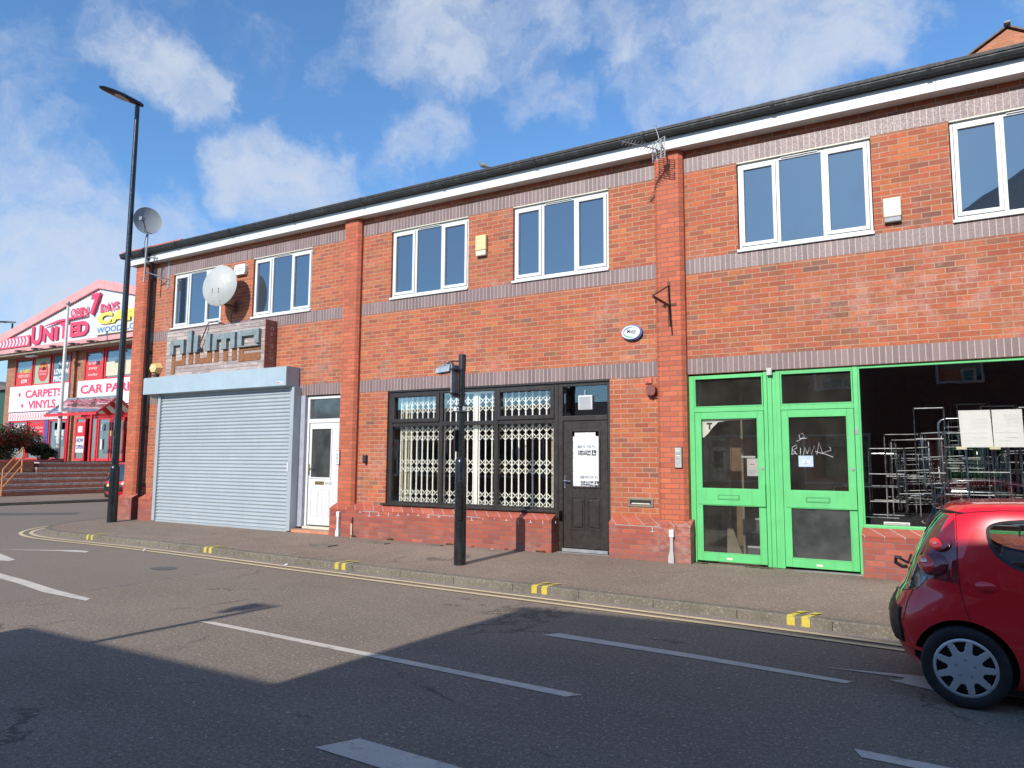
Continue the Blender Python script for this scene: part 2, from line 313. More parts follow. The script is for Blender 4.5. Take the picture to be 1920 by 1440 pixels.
# asphalt road
def asphalt(name, base, warm, speck=.5, seamx=None, patches=.25, rough=.85):
    t = NT(name); p = t.sep()
    big = t.noise(.35, 5, .6); med = t.noise(2.3, 6, .7); fine = t.noise(62, 3, .8); fin2 = t.noise(24, 5, .85); fin3 = t.noise(34, 4, .85, t.comb(t.math('ADD', p[0], 7.3), t.math('ADD', p[1], 3.1), p[2]))
    c = t.mixc(t.maprange(big, .3, .7), base, warm)
    c = t.mixc(t.maprange(med, .35, .75, 0., patches), c, tuple(x*.6 for x in base))
    trk = t.noise(1.1, 5, .6, t.comb(t.math('MULTIPLY', p[0], .12), t.math('MULTIPLY', p[1], 1.), 0.)); c = t.mixc(t.maprange(trk, .45, .7, 0., .22), c, tuple(x*.62 for x in base))
    c = t.mixc(t.maprange(fine, .40, .62, 0., speck), c, tuple(x*.40 for x in base))
    c = t.mixc(t.maprange(fin2, .50, .64, 0., speck*1.1), c, tuple(x*.45 for x in base))
    c = t.mixc(t.maprange(fin3, .54, .66, 0., .75), c, tuple(min(1, x*1.8) for x in warm))
    vo = t.n.new('ShaderNodeTexVoronoi'); vo.inputs['Scale'].default_value = 9; t.l.new(t.pos, vo.inputs['Vector'])
    wn2 = t.sep(vo.outputs['Color'])
    sp = t.math('MULTIPLY', t.maprange(vo.outputs['Distance'], .07, .13, 1., 0.), t.maprange(wn2[0], .80, .84))
    c = t.mixc(t.math('MULTIPLY', sp, .75), c, (.50,.47,.43))
    ve = t.n.new('ShaderNodeTexVoronoi'); ve.feature = 'DISTANCE_TO_EDGE'; ve.inputs['Scale'].default_value = .42
    wv = t.n.new('ShaderNodeVectorMath'); wv.operation = 'ADD'; t.l.new(t.pos, wv.inputs[0]); dv_ = t.n.new('ShaderNodeVectorMath'); dv_.operation = 'SCALE'; dv_.inputs['Scale'].default_value = .5
    t.l.new(t.noise(1.7, 6, .7, None, 'Color'), dv_.inputs[0]); t.l.new(dv_.outputs[0], wv.inputs[1]); t.l.new(wv.outputs[0], ve.inputs['Vector'])
    ck = t.math('MULTIPLY', t.maprange(ve.outputs['Distance'], .0015, .009, 1., 0.), t.maprange(t.noise(.7, 3), .53, .60)); c = t.mixc(t.math('MULTIPLY', ck, .6), c, (.06,.05,.045))
    crk = None
    if seamx is not None:
        lx = t.math('ADD', p[0], t.math('MULTIPLY', t.math('SUBTRACT', t.noise(1.6, 6, .75), .5), .16))
        side = t.maprange(lx, seamx-.01, seamx+.01)
        c = t.mixc(t.math('MULTIPLY', t.math('SUBTRACT', 1., side), .55), c, tuple(x*.86 for x in (base[0]*.95, base[1], base[2]*1.05)))
        crk = t.maprange(t.math('ABSOLUTE', t.math('SUBTRACT', lx, seamx)), .004, .018, 1., 0.)
        crk = t.math('MULTIPLY', crk, t.maprange(t.noise(5, 4, .7), .42, .58))
        c = t.mixc(t.math('MULTIPLY', crk, .75), c, (.05,.04,.04))
    oil = t.maprange(t.noise(.9, 4, .6), .62, .78, 0., .35); c = t.mixc(oil, c, tuple(x*.55 for x in base))
    t.set('Base Color', c); t.set('Roughness', .95); t.set('Specular IOR Level', .12)
    vb = t.n.new('ShaderNodeTexVoronoi'); vb.inputs['Scale'].default_value = 70; t.l.new(t.pos, vb.inputs['Vector'])
    t.bump(t.math('ADD', t.math('MULTIPLY', vb.outputs['Distance'], .5), fine), .55, .004)
    return t.m
asphalt('road_asphalt', (.262,.210,.165), (.315,.252,.198), seamx=-9.0, speck=.55)
asphalt('path_asphalt', (.255,.197,.152), (.31,.238,.185), speck=.4, patches=.35)
asphalt('channel_asphalt', (.29,.235,.195), (.35,.285,.235), speck=.35, patches=.3)
asphalt('kerb_concrete', (.185,.165,.130), (.235,.205,.160), speck=.3, patches=.6)
asphalt('dark_patch', (.14,.13,.125), (.17,.155,.15), speck=.4)
def paint(name, col, under, worn=.45):
    t = NT(name); wr = t.math('MAXIMUM', t.maprange(t.noise(45, 4, .75), .58, .70), t.maprange(t.noise(6, 5, .7), .60-.1*worn, .74))
    c = t.mixc(t.maprange(t.noise(3, 4), .3, .7), tuple(x*.86 for x in col), col)
    c = t.mixc(t.math('MULTIPLY', wr, worn), c, under)
    t.set('Base Color', c); t.set('Roughness', .75); t.bump(t.noise(90, 3), .4, .004)
paint('road_white', (.64,.57,.48), (.25,.22,.19), .85)
paint('road_white_worn', (.56,.52,.46), (.27,.24,.21), .6)
paint('road_yellow', (.70,.54,.32), (.36,.30,.23), .40)
paint('kerb_yellow', (.60,.47,.05), (.33,.30,.26), 1.)

# ------------------------------------------------------------------ mesh tools
WORLD_ROOTS = {}
class MB:
    def __init__(s): s.v = []; s.f = []; s.mi = []; s.cur = 0
    def add(s, vs, fs):
        b = len(s.v); s.v += [tuple(v) for v in vs]; s.f += [tuple(b+i for i in q) for q in fs]; s.mi += [s.cur]*len(fs); return s
    def quad(s, *p): return s.add(p, [tuple(range(len(p)))])
    def box(s, x0, x1, y0, y1, z0, z1, b=0.):
        if b <= 0:
            vs = [(x, y, z) for z in (z0, z1) for y in (y0, y1) for x in (x0, x1)]
            return s.add(vs, [(0,2,3,1),(4,5,7,6),(0,1,5,4),(1,3,7,5),(3,2,6,7),(2,0,4,6)])
        bm = bmesh.new(); bmesh.ops.create_cube(bm, size=1)
        for v in bm.verts: v.co = Vector(((x0+x1)/2+v.co.x*(x1-x0), (y0+y1)/2+v.co.y*(y1-y0), (z0+z1)/2+v.co.z*(z1-z0)))
        bmesh.ops.bevel(bm, geom=list(bm.edges), offset=b, segments=2, affect='EDGES', profile=.5)
        bm.verts.index_update(); s.add([v.co[:] for v in bm.verts], [[v.index for v in q.verts] for q in bm.faces]); bm.free(); return s
    def prism(s, poly, axis, a, b):
        n = len(poly)
        def P(p, t): return {'x': (t, p[0], p[1]), 'y': (p[0], t, p[1]), 'z': (p[0], p[1], t)}[axis]
        vs = [P(p, a) for p in poly]+[P(p, b) for p in poly]
        return s.add(vs, [tuple(range(n))[::-1], tuple(range(n, 2*n))]+[(i, (i+1) % n, n+(i+1) % n, n+i) for i in range(n)])
    def cyl(s, p0, p1, r0, r1=None, n=16, caps=True):
        return s.tube([p0, p1], [r0, r0 if r1 is None else r1], n, caps)
    def tube(s, path, r, n=8, caps=True):
        path = [Vector(p) for p in path]; rs = r if isinstance(r, (list, tuple)) else [r]*len(path); b = len(s.v); N = len(path); nf = []
        prev = None
        for i, p in enumerate(path):
            d = (path[min(i+1, N-1)]-path[max(i-1, 0)])
            if d.length < 1e-9: d = Vector((0, 0, 1))
            d.normalize()
            a = (Vector((0, 0, 1)) if abs(d.z) < .9 else Vector((1, 0, 0))) if prev is None else prev
            a = (a-d*a.dot(d)).normalized(); prev = a; c = d.cross(a)
            for k in range(n):
                t_ = 2*PI*k/n; s.v.append(tuple(p+(a*math.cos(t_)+c*math.sin(t_))*rs[i]))
        for i in range(N-1):
            for k in range(n): nf.append((b+i*n+k, b+i*n+(k+1) % n, b+(i+1)*n+(k+1) % n, b+(i+1)*n+k))
        if caps: nf += [tuple(b+k for k in range(n))[::-1], tuple(b+(N-1)*n+k for k in range(n))]
        s.f += nf; s.mi += [s.cur]*len(nf); return s
    def ball(s, c, r, n=12, m=8):
        rx, ry, rz = r if isinstance(r, (tuple, list)) else (r, r, r); b = len(s.v); nf = []
        for j in range(1, m):
            for k in range(n):
                a = PI*j/m; t_ = 2*PI*k/n; s.v.append((c[0]+rx*math.sin(a)*math.cos(t_), c[1]+ry*math.sin(a)*math.sin(t_), c[2]+rz*math.cos(a)))
        s.v += [(c[0], c[1], c[2]+rz), (c[0], c[1], c[2]-rz)]; T = len(s.v)-2
        for j in range(m-2):
            for k in range(n): nf.append((b+j*n+k, b+j*n+(k+1) % n, b+(j+1)*n+(k+1) % n, b+(j+1)*n+k)[::-1])
        for k in range(n): nf += [(T, b+k, b+(k+1) % n), (T+1, b+(m-2)*n+(k+1) % n, b+(m-2)*n+k)]
        s.f += nf; s.mi += [s.cur]*len(nf); return s
    def xf(s, M, start=0):
        for i in range(start, len(s.v)): s.v[i] = tuple(M @ Vector(s.v[i]))
        return s
    def build(s, name, mat, parent=None, smooth=False, fix=True, origin=None):
        me = bpy.data.meshes.new(name); vs = s.v
        if origin: vs = [(v[0]-origin[0], v[1]-origin[1], v[2]-origin[2]) for v in vs]
        me.from_pydata(vs, [], s.f)
        mats = mat if isinstance(mat, (list, tuple)) else [mat]
        for m_ in mats: me.materials.append(MATS[m_])
        if len(mats) > 1:
            for p_, i in zip(me.polygons, s.mi): p_.material_index = i
        if fix:
            bm = bmesh.new(); bm.from_mesh(me); bmesh.ops.recalc_face_normals(bm, faces=bm.faces); bm.to_mesh(me); bm.free()
        if smooth:
            me.polygons.foreach_set('use_smooth', [True]*len(me.polygons)); me.set_sharp_from_angle(angle=math.radians(38))
        me.update(); o = bpy.data.objects.new(name, me); COL.objects.link(o)
        if origin: o.location = origin
        return put(o, parent)
def put(o, parent):
    if parent is not None:
        o.parent = parent
        if parent.name in WORLD_ROOTS: o.matrix_parent_inverse = Matrix.Translation(-WORLD_ROOTS[parent.name])
    return o
def tag(o, label, cat=None, group=None, kind=None):
    if label: o['label'] = label
    if cat: o['category'] = cat
    if group: o['group'] = group
    if kind: o['kind'] = kind
    return o
def thing(name, label, cat, loc=(0,0,0), rot=(0,0,0), group=None, local=False):
    o = bpy.data.objects.new(name, None); COL.objects.link(o); o.location = loc; o.rotation_euler = rot; o.empty_display_size = .1
    if not local: WORLD_ROOTS[o.name] = Vector(loc)
    return tag(o, label, cat, group)
def struct(name, mb, mat, label=None, **k): return tag(mb.build(name, mat, None, **k), label, kind='structure')
def text_mb(txt, size, depth=.004, bold=0., sx=1., M=None, sp=1., align='LEFT', lines=1.):
    cu = bpy.data.curves.new('t', 'FONT'); cu.body = txt; cu.size = size; cu.extrude = depth/2; cu.offset = bold; cu.space_character = sp; cu.align_x = align; cu.space_line = lines
    cu.resolution_u = 4
    ob = bpy.data.objects.new('t', cu); COL.objects.link(ob); me = bpy.data.meshes.new_from_object(ob)
    mb = MB(); mb.add([(v.co.x*sx, v.co.y, v.co.z) for v in me.vertices], [tuple(p.vertices) for p in me.polygons])
    bpy.data.objects.remove(ob); bpy.data.curves.remove(cu); bpy.data.meshes.remove(me)
    if M is not None: mb.xf(M)
    return mb
def wallM(x, y, z, rot=0.):   # text plane standing on a wall facing -y
    return Matrix.Translation((x, y, z)) @ Matrix.Rotation(PI/2, 4, 'X') @ Matrix.Rotation(rot, 4, 'Z')
def fit_text(txt, x0, x1, z0, z1, y, bold=.0, depth=.01, shear=0.):
    mb = text_mb(txt, 1., .0, bold)
    xs = [v[0] for v in mb.v]; ys = [v[1] for v in mb.v]; a, b, c, d = min(xs), max(xs), min(ys), max(ys)
    # flat letters get their thickness here
    mb = text_mb(txt, 1., 1., bold)
    mb.v = [(x0+(v[0]-a)/(b-a)*(x1-x0)+shear*(v[1]-c)/(d-c), y-depth*(v[2]+.5), z0+(v[1]-c)/(d-c)*(z1-z0)) for v in mb.v]
    return mb
def wall_grid(mb, x0, x1, z0, z1, holes, y=0., reveal=.12):
    xs = sorted({x0, x1, *[h[0] for h in holes], *[h[1] for h in holes]}); zs = sorted({z0, z1, *[h[2] for h in holes], *[h[3] for h in holes]})
    inside = lambda x, z: any(h[0] < x < h[1] and h[2] < z < h[3] for h in holes)
    for i in range(len(xs)-1):
        for j in range(len(zs)-1):
            a, b, c, d = xs[i], xs[i+1], zs[j], zs[j+1]; mx, mz = (a+b)/2, (c+d)/2
            if inside(mx, mz): continue
            mb.quad((a, y, c), (b, y, c), (b, y, d), (a, y, d))
            if i+1 < len(xs)-1 and inside((xs[i+1]+xs[i+2])/2, mz): mb.quad((b, y, c), (b, y+reveal, c), (b, y+reveal, d), (b, y, d))
            if i > 0 and inside((xs[i-1]+xs[i])/2, mz): mb.quad((a, y, c), (a, y, d), (a, y+reveal, d), (a, y+reveal, c))
            if j+1 < len(zs)-1 and inside(mx, (zs[j+1]+zs[j+2])/2): mb.quad((a, y, d), (b, y, d), (b, y+reveal, d), (a, y+reveal, d))
            if j > 0 and inside(mx, (zs[j-1]+zs[j])/2): mb.quad((a, y, c), (a, y+reveal, c), (b, y+reveal, c), (b, y, c))
def ring(mb, x0, x1, z0, z1, wl_, wr_, wb, wt, y0, y1, b=.006):
    """rectangular frame, members butted"""
    mb.box(x0, x0+wl_, y0, y1, z0, z1, b); mb.box(x1-wr_, x1, y0, y1, z0, z1, b)
    mb.box(x0+wl_-.0, x1-wr_, y0+.002, y1-.002, z0, z0+wb, b); mb.box(x0+wl_, x1-wr_, y0+.002, y1-.002, z1-wt, z1, b)

# ------------------------------------------------------------------ ground, road, pavement
KERB = [(-18.9,14),(-18.75,6),(-18.55,2.0),(-18.3,.3),(-17.9,-.7),(-17.35,-1.45),(-16.7,-1.95),(-15.9,-2.2),(-15.0,-2.26),(-14,-2.24),(-12.3,-2.24),(-10,-2.34),(-8,-2.46),(-5.5,-2.58),(-2.7,-2.70),(-.93,-2.82),(2,-3.05),(6,-3.3),(14,-3.7)]
def smooth_path(P, n=4):
    out = []
    for i in range(len(P)-1):
        p0 = P[max(i-1, 0)]; p1 = P[i]; p2 = P[i+1]; p3 = P[min(i+2, len(P)-1)]
        for k in range(n):
            t_ = k/n
            out.append(tuple(.5*((2*p1[j])+(-p0[j]+p2[j])*t_+(2*p0[j]-5*p1[j]+4*p2[j]-p3[j])*t_*t_+(-p0[j]+3*p1[j]-3*p2[j]+p3[j])*t_**3) for j in (0, 1)))
    return out+[P[-1]]
KP = smooth_path(KERB, 5)
def offs(P, d):
    o = []
    for i, p in enumerate(P):
        a = Vector(P[max(i-1, 0)]); b = Vector(P[min(i+1, len(P)-1)]); t_ = (b-a).normalized(); o.append((p[0]+t_.y*d, p[1]-t_.x*d))
    return o
def path_z(x, y, kx, ky):
    zw = .160+.0030*max(0., -x-3.); f_ = min(1., max(0., math.hypot(x-kx, y-ky)/2.4)); return .10+(zw-.10)*f_
mb = MB(); mb.quad((-900,-900,0),(900,-900,0),(900,900,0),(-900,900,0)); struct('road', mb, 'road_asphalt')
# pavement top: strips from kerb back to the wall line
mb = MB(); inner = offs(KP, -.125)
for i in range(len(inner)-1):
    for k in range(4):
        q = []
        for (idx, kk) in ((i, k), (i+1, k), (i+1, k+1), (i, k+1)):
            x, y = inner[idx]; tx = max(x, -16.9) if y < 0 else -16.9; ty = .15 if y < .15 else y
            g = kk/4; X = x+(tx-x)*g; Y = y+(ty-y)*g; q.append((X, Y, path_z(X, Y, x, y)))
        mb.quad(*q)
struct('pavement', mb, 'path_asphalt', fix=False)
# kerb stones as one kerb run with joints
mb = MB(); acc = 0
for i in range(len(KP)-1):
    a0, a1 = Vector(KP[i]), Vector(KP[i+1]); L = (a1-a0).length; n = (inner[i], inner[i+1])
    zt = .10 if KP[i][1] > -3 else .10
    pr = lambda p, q: [(p[0], p[1], -.02), (p[0], p[1], zt-.014), (p[0]+(q[0]-p[0])*.12, p[1]+(q[1]-p[1])*.12, zt), (q[0], q[1], zt+.001)]
    A, B = pr(a0, n[0]), pr(a1, n[1])
    for k in range(3): mb.quad(A[k], B[k], B[k+1], A[k+1])
struct('kerb', mb, 'kerb_concrete', fix=False)
# joints between kerb stones
mb = MB(); acc = 0.; nxt = .3
for i in range(len(KP)-1):
    a0, a1 = Vector(KP[i]), Vector(KP[i+1]); L = (a1-a0).length
    while nxt < acc+L:
        t_ = (nxt-acc)/L; p = a0+(a1-a0)*t_; q = Vector(inner[i])+(Vector(inner[i+1])-Vector(inner[i]))*t_; d = (a1-a0).normalized()*.004; o_ = (p-q).normalized()*.0015
        for A, B, C, D in (((p-d+o_), (p+d+o_), 0., .087), ):
            mb.quad((A.x, A.y, C), (B.x, B.y, C), (B.x, B.y, D), (A.x, A.y, D))
        mb.quad((p.x-d.x, p.y-d.y, .088), (p.x+d.x, p.y+d.y, .088), (q.x+d.x, q.y+d.y, .1025), (q.x-d.x, q.y-d.y, .1025))
        nxt += .915
    acc += L
struct('kerb_joint', mb, 'car_black', fix=False)
def strip(mb, P, d0, d1, z, gaps=None):
    A, B = offs(P, d0), offs(P, d1)
    for i in range(len(P)-1): mb.quad((*A[i], z), (*A[i+1], z), (*B[i+1], z), (*B[i], z))
mb = MB(); strip(mb, KP, .0, .19, .004); struct('road_channel', mb, 'channel_asphalt', fix=False)
mb = MB(); strip(mb, KP, .195, .27, .008); strip(mb, KP, .378, .455, .008)
struct('double_yellow_line', mb, 'road_yellow', fix=False)
# yellow loading marks painted over the kerb
for i, x in enumerate((-14.55,-10.95,-7.75,-4.38,-1.42)):
    mb = MB()
    for dx in (0, .14):
        xa = x+dx; ky = None
        for k in range(len(KP)-1):
            if KP[k][0] <= xa <= KP[k+1][0] and KP[k][1] < -2: ky = KP[k][1]+(KP[k+1][1]-KP[k][1])*(xa-KP[k][0])/(KP[k+1][0]-KP[k][0])
        mb.quad((xa, ky-.003, .008), (xa+.075, ky-.006, .008), (xa+.075, ky-.006, .090), (xa, ky-.003, .090))
        mb.quad((xa, ky+.0, .091), (xa+.075, ky, .091), (xa+.08, ky+.016, .1035), (xa+.005, ky+.016, .1035))
        mb.quad((xa+.005, ky+.016, .1035), (xa+.08, ky+.016, .1035), (xa+.115, ky+.125, .106), (xa+.05, ky+.125, .106))
        mb.quad((xa+.06, ky+.13, .112), (xa+.115, ky+.13, .112), (xa+.17, ky+.22, .114), (xa+.08, ky+.22, .114))
    tag(mb.build('loading_mark', 'kerb_yellow', fix=False), None, kind='structure')
def marks(name, polys, mat, z=.004):
    mb = MB()
    for q in polys: mb.quad(*[(x, y, z) for x, y in q])
    return struct(name, mb, mat, fix=False)
marks('centre_line', [[(-6.43,-5.73),(-6.26,-5.66),(-2.22,-5.80),(-2.30,-5.90)],[(-.52,-5.86),(3.5,-5.99),(3.5,-6.10),(-.47,-5.97)],[(-16,-5.2),(-12.2,-5.3),(-12.2,-5.4),(-16,-5.3)]][:2], 'road_white')
marks('lane_line', [[(-3.28,-4.42),(-3.17,-4.28),(-1.9,-4.35),(-.66,-4.48),(-.70,-4.56),(-1.9,-4.475)]], 'road_white_worn')
marks('near_lane_line', [[(-3.10,-7.42),(-2.98,-7.19),(1.2,-7.34),(1.2,-7.58)]], 'road_white')
marks('direction_arrow', [[(-.92,-4.19),(.0,-4.02),(.0,-4.11),(-.34,-4.15),(-.34,-4.17)],[(-.34,-4.15),(.3,-4.09),(.9,-4.10),(.9,-4.28),(.0,-4.30)],[(-.34,-4.15),(.0,-4.30),(.12,-4.52),(-.44,-4.30),(-.35,-4.24)]], 'road_white_worn', .005)
marks('turn_line', [[(-13.2,-4.80),(-11.3,-5.25),(-11.25,-5.42),(-13.2,-4.95)],[(-11.3,-5.25),(-10.4,-5.36),(-10.35,-5.52),(-11.25,-5.42)],[(-10.4,-5.36),(-9.4,-5.52),(-9.35,-5.69),(-10.35,-5.52)],[(-9.4,-5.52),(-8.47,-5.62),(-8.38,-5.72),(-9.35,-5.69)]], 'road_white')
marks('give_way_mark', [[(-13.6,-4.2),(-12.95,-4.36),(-12.62,-4.44),(-12.55,-4.58),(-12.8,-4.62),(-13.7,-4.55)],[(-14.3,-3.95),(-13.0,-3.24),(-12.75,-3.22),(-12.60,-3.36),(-13.2,-3.48)],[(-19.5,-2.6),(-18.2,-2.35),(-18.1,-2.45),(-19.5,-2.8)]], 'road_white')
marks('tar_patch', [[(-9.9+math.cos(a)*.22,-3.75+math.sin(a)*.16) for a in [k*PI/6 for k in range(12)]]], 'dark_patch', .0045)
0 and marks('repair_patch', [[(-1.3,-3.35),(.5,-3.25),(.5,-3.95),(-1.5,-3.95)]], 'dark_patch', .0035)
# manholes and small covers
for (x, y, rx, ry, z) in ((-9.2,-1.25,.22,.12,.148),(-8.5,-.62,.17,.08,.166),(-7.5,-.38,.14,.05,.170)):
    mb = MB(); mb.prism([(x-rx,y-ry),(x+rx,y-ry),(x+rx,y+ry),(x-rx,y+ry)], 'z', z-.03, z+.003); tag(mb.build('service_cover', 'iron'), {-.62:'flat iron service cover in the pavement outside the white front door', -1.25:'larger worn service cover in the pavement near the kerb, below the pier', -.38:'small grey service cover beside the brick plinth of the black window'}[y], 'cover')
# scattered litter
LIT = [(-12.1,-2.62,'crumpled white paper scrap in the gutter below the shutter'),(-7.4,-2.58,'white plastic litter by the kerb left of the lamp post'),(-11.9,-2.75,'blue and white wrapper in the road channel'),(-6.35,-.42,'small white litter at the foot of the plinth'),(-8.6,-2.62,'small pale litter in the gutter near yellow mark')]
for x, y, lb in LIT:
    mb = MB(); z = .16 if y > -2.3 else .006
    pts = [(x+random.uniform(-.05,.05), y+random.uniform(-.035,.035), z+random.uniform(.0,.03)) for _ in range(7)]
    for k in range(5): mb.quad(pts[k], pts[k+1], pts[k+2])
    mb.cur = 0; tag(mb.build('litter', 'litter_white', fix=False), lb, 'litter')

# far side of the side street
mb = MB(); FK = [(-27.9,-9),(-27.2,-3),(-26.85,1.8),(-26.5,5.2),(-26.3,9),(-26.1,30)]
for i in range(len(FK)-1):
    (x0, y0), (x1, y1) = FK[i], FK[i+1]; mb.quad((x0-.15, y0, .11), (-90, y0, .15), (-90, y1, .15), (x1-.15, y1, .11))
struct('far_pavement', mb, 'path_asphalt')
mb = MB()
for i in range(len(FK)-1):
    (x0, y0), (x1, y1) = FK[i], FK[i+1]
    mb.quad((x0, y0, 0), (x1, y1, 0), (x1, y1, .10), (x0, y0, .10)); mb.quad((x0, y0, .10), (x1, y1, .10), (x1-.15, y1, .11), (x0-.15, y0, .11))
struct('far_kerb', mb, 'kerb_concrete', fix=False)
mb = MB()
for i in range(len(FK)-1):
    (x0, y0), (x1, y1) = FK[i], FK[i+1]
    for a, b in ((.25,.33),): mb.quad((x0+a, y0, .005), (x0+b, y0, .005), (x1+b, y1, .005), (x1+a, y1, .005))
struct('far_yellow_line', mb, 'road_yellow', fix=False)
marks('far_repair_patch', [[(-23.2,-.6),(-21.2,1.1),(-21.9,1.7),(-24.2,-.2)]], 'dark_patch', .0045)
mb = MB()
mb.quad((-80,-30,.10),(40,-30,.10),(40,-9.9,.10),(-80,-9.9,.10)); mb.quad((-80,-9.9,.10),(40,-9.9,.10),(40,-9.9,0),(-80,-9.9,0)); struct('near_pavement', mb, 'path_asphalt', fix=False)

# ------------------------------------------------------------------ the brick terrace
T = thing('shop_terrace', 'two-storey red brick terrace of three shops with white fascia and black gutter', 'building', (-7, 0, 0))
LB, LT, SB, ST, UB, UT = 2.877, 3.102, 4.377, 4.602, 5.952, 6.177
XL, XR = -16.97, 9.6
WX = [-15.57,-12.79,-8.915,-6.222,-2.433,.237,4.1,6.7]; WW = 1.77
holes = [(x, x+WW, ST, UB) for x in WX]
holes += [(-15.55,-10.08,.12,LB), (-8.925,-5.37,.74,LB), (-5.37,-4.455,.13,LB), (-3.21,-.965,.13,LB), (-.965,2.88,.74,LB), (3.6,9.2,.74,LB)]
mb = MB(); wall_grid(mb, XL, XR, -.05, 6.62, holes, 0., .11); mb.build('front_wall', 'wall_brick', T, fix=False)
def bands(name, z0, z1, spans):
    mb = MB()
    for a, b in spans: mb.box(a, b, -.003, .02, z0, z1)
    mb.build(name, 'soldier_brick', T)
PX = [(-16.97,-16.50),(-10.07,-9.63),(-3.66,-3.215),(2.9,3.345)]
gaps = [(-16.50,-10.07),(-9.63,-3.66),(-3.215,2.9),(3.345,XR)]
for s, (a, b) in enumerate(gaps):
    for (z0, z1) in ((LB, LT), (SB, ST), (UB, UT)): bands('soldier_course', z0, z1, [(a+.001, b-.001)])
for a, b in PX:
    mb = MB(); c = .055
    mb.prism([(a, .01),(a, -.055),(a+c, -.11),(b-c, -.11),(b, -.055),(b, .01)], 'z', .55, 6.30); mb.build('brick_pier', 'pier_brick', T)
# projecting plinths with sloping coping
def plinth(x0, x1, top=.66, back=.765, y=-.2):
    mb = MB(); mb.box(x0, x1, y, .0, -.05, top); p = mb.build('plinth', 'plinth_brick', T)
    mb = MB(); mb.prism([(y-.004, top+.0015),(y-.004, top+.018),(-.02, back),(.012, back),(.012, top+.0015)], 'x', x0-.004, x1+.004)
    mb.build('coping', 'coping_brick', p)
plinth(-17.0,-16.42); plinth(-16.15,-15.63); plinth(-10.12,-5.375); plinth(-4.40,-3.16); plinth(-.955,3.0); plinth(3.3,XR)
# pale lime runs under the coping joints
mb = MB()
for x in [-9.35+.225*k for k in range(19)]+[-4.2,-3.93,-3.72]:
    if random.random() < .85:
        h = random.uniform(.02,.085)
        mb = MB(); mb.box(x-.005, x+.005, -.2035, -.2, .655-h, .655)
        if random.random() < .75: mb.box(x-.03*random.random()-.02, x+.03, -.2035, -.2, .655-h-.008, .655-h+.001)
        mb.build('lime_stain', 'pale_ink', T)
for a, b in ((-9.3,-8.9),(-7.8,-6.7),(-4.3,-3.6)): MB().box(a,b,-.2045,-.2,.648,.655).build('lime_stain', 'pale_ink', T)
# rear and side walls, gables
mb = MB(); mb.quad((XL,0,-.05),(XL,9.2,-.05),(XL,9.2,6.6),(XL,4.6,8.85),(XL,0,6.6)); mb.quad((XL,9.2,-.05),(XR,9.2,-.05),(XR,9.2,6.6),(XL,9.2,6.6)); mb.quad((XR,0,-.05),(XR,9.2,-.05),(XR,9.2,6.6),(XR,4.6,8.85),(XR,0,6.6))
mb.build('side_wall', 'wall_brick', T, fix=False)
# eaves
mb = MB(); xs = [XL-.12,-13.2,-9.05,-3.4-1.7,-2.0,.12,4.2,XR+.1]
for a, b in zip(xs, xs[1:]): mb.box(a+.0015, b-.0015, -.205, -.185, 6.295, 6.478, .003)
mb.build('fascia', 'white_fascia', T)
mb = MB(); mb.box(XL-.12, XR+.1, -.184, -.002, 6.30, 6.312); mb.build('soffit', 'soffit_white', T)
mb = MB(); prof = [(-.186,6.535),(-.186,6.485),(-.215,6.482),(-.29,6.478),(-.315,6.49),(-.335,6.53),(-.335,6.548),(-.35,6.555),(-.352,6.592),(-.338,6.594),(-.325,6.565),(-.22,6.535)]
mb.prism(prof, 'x', XL-.32, XR+.2); g = mb.build('gutter', 'gutter_black', T)
for x in [XL-.1+1.9*k for k in range(15)]: MB().prism([(-.183,6.55),(-.183,6.478),(-.22,6.472),(-.295,6.468),(-.325,6.482),(-.347,6.525),(-.360,6.555),(-.360,6.597),(-.333,6.60),(-.2,6.6)], 'x', x, x+.055).build('gutter_bracket', 'gutter_black', g)
mb = MB(); TA = .4935
yb = 4.6; za = 6.615; zr = za+(yb+.29)*TA
mb.quad((XL-.22,-.29,za),(XR+.15,-.29,za),(XR+.15,yb,zr),(XL-.22,yb,zr)); mb.quad((XL-.22,yb,zr),(XR+.15,yb,zr),(XR+.15,9.5,za),(XL-.22,9.5,za))
mb.quad((XL-.22,-.29,za-.05),(XR+.15,-.29,za-.05),(XR+.15,-.29,za),(XL-.22,-.29,za)); mb.quad((XL-.22,-.29,za-.05),(XL-.22,-.29,za),(XL-.22,yb,zr),(XL-.22,yb,zr-.09),(XL-.22,9.5,za-.05))
rf = mb.build('roof', 'roof_tile', T, fix=False)
mb = MB(); mb.box(XL-.24,-14.9,-.33,-.24,6.600,6.628); mb.box(XL-.24,XL-.10,-.20,4.6,6.2,6.45) if False else None
mb.build('verge_tile', 'terracotta', rf)
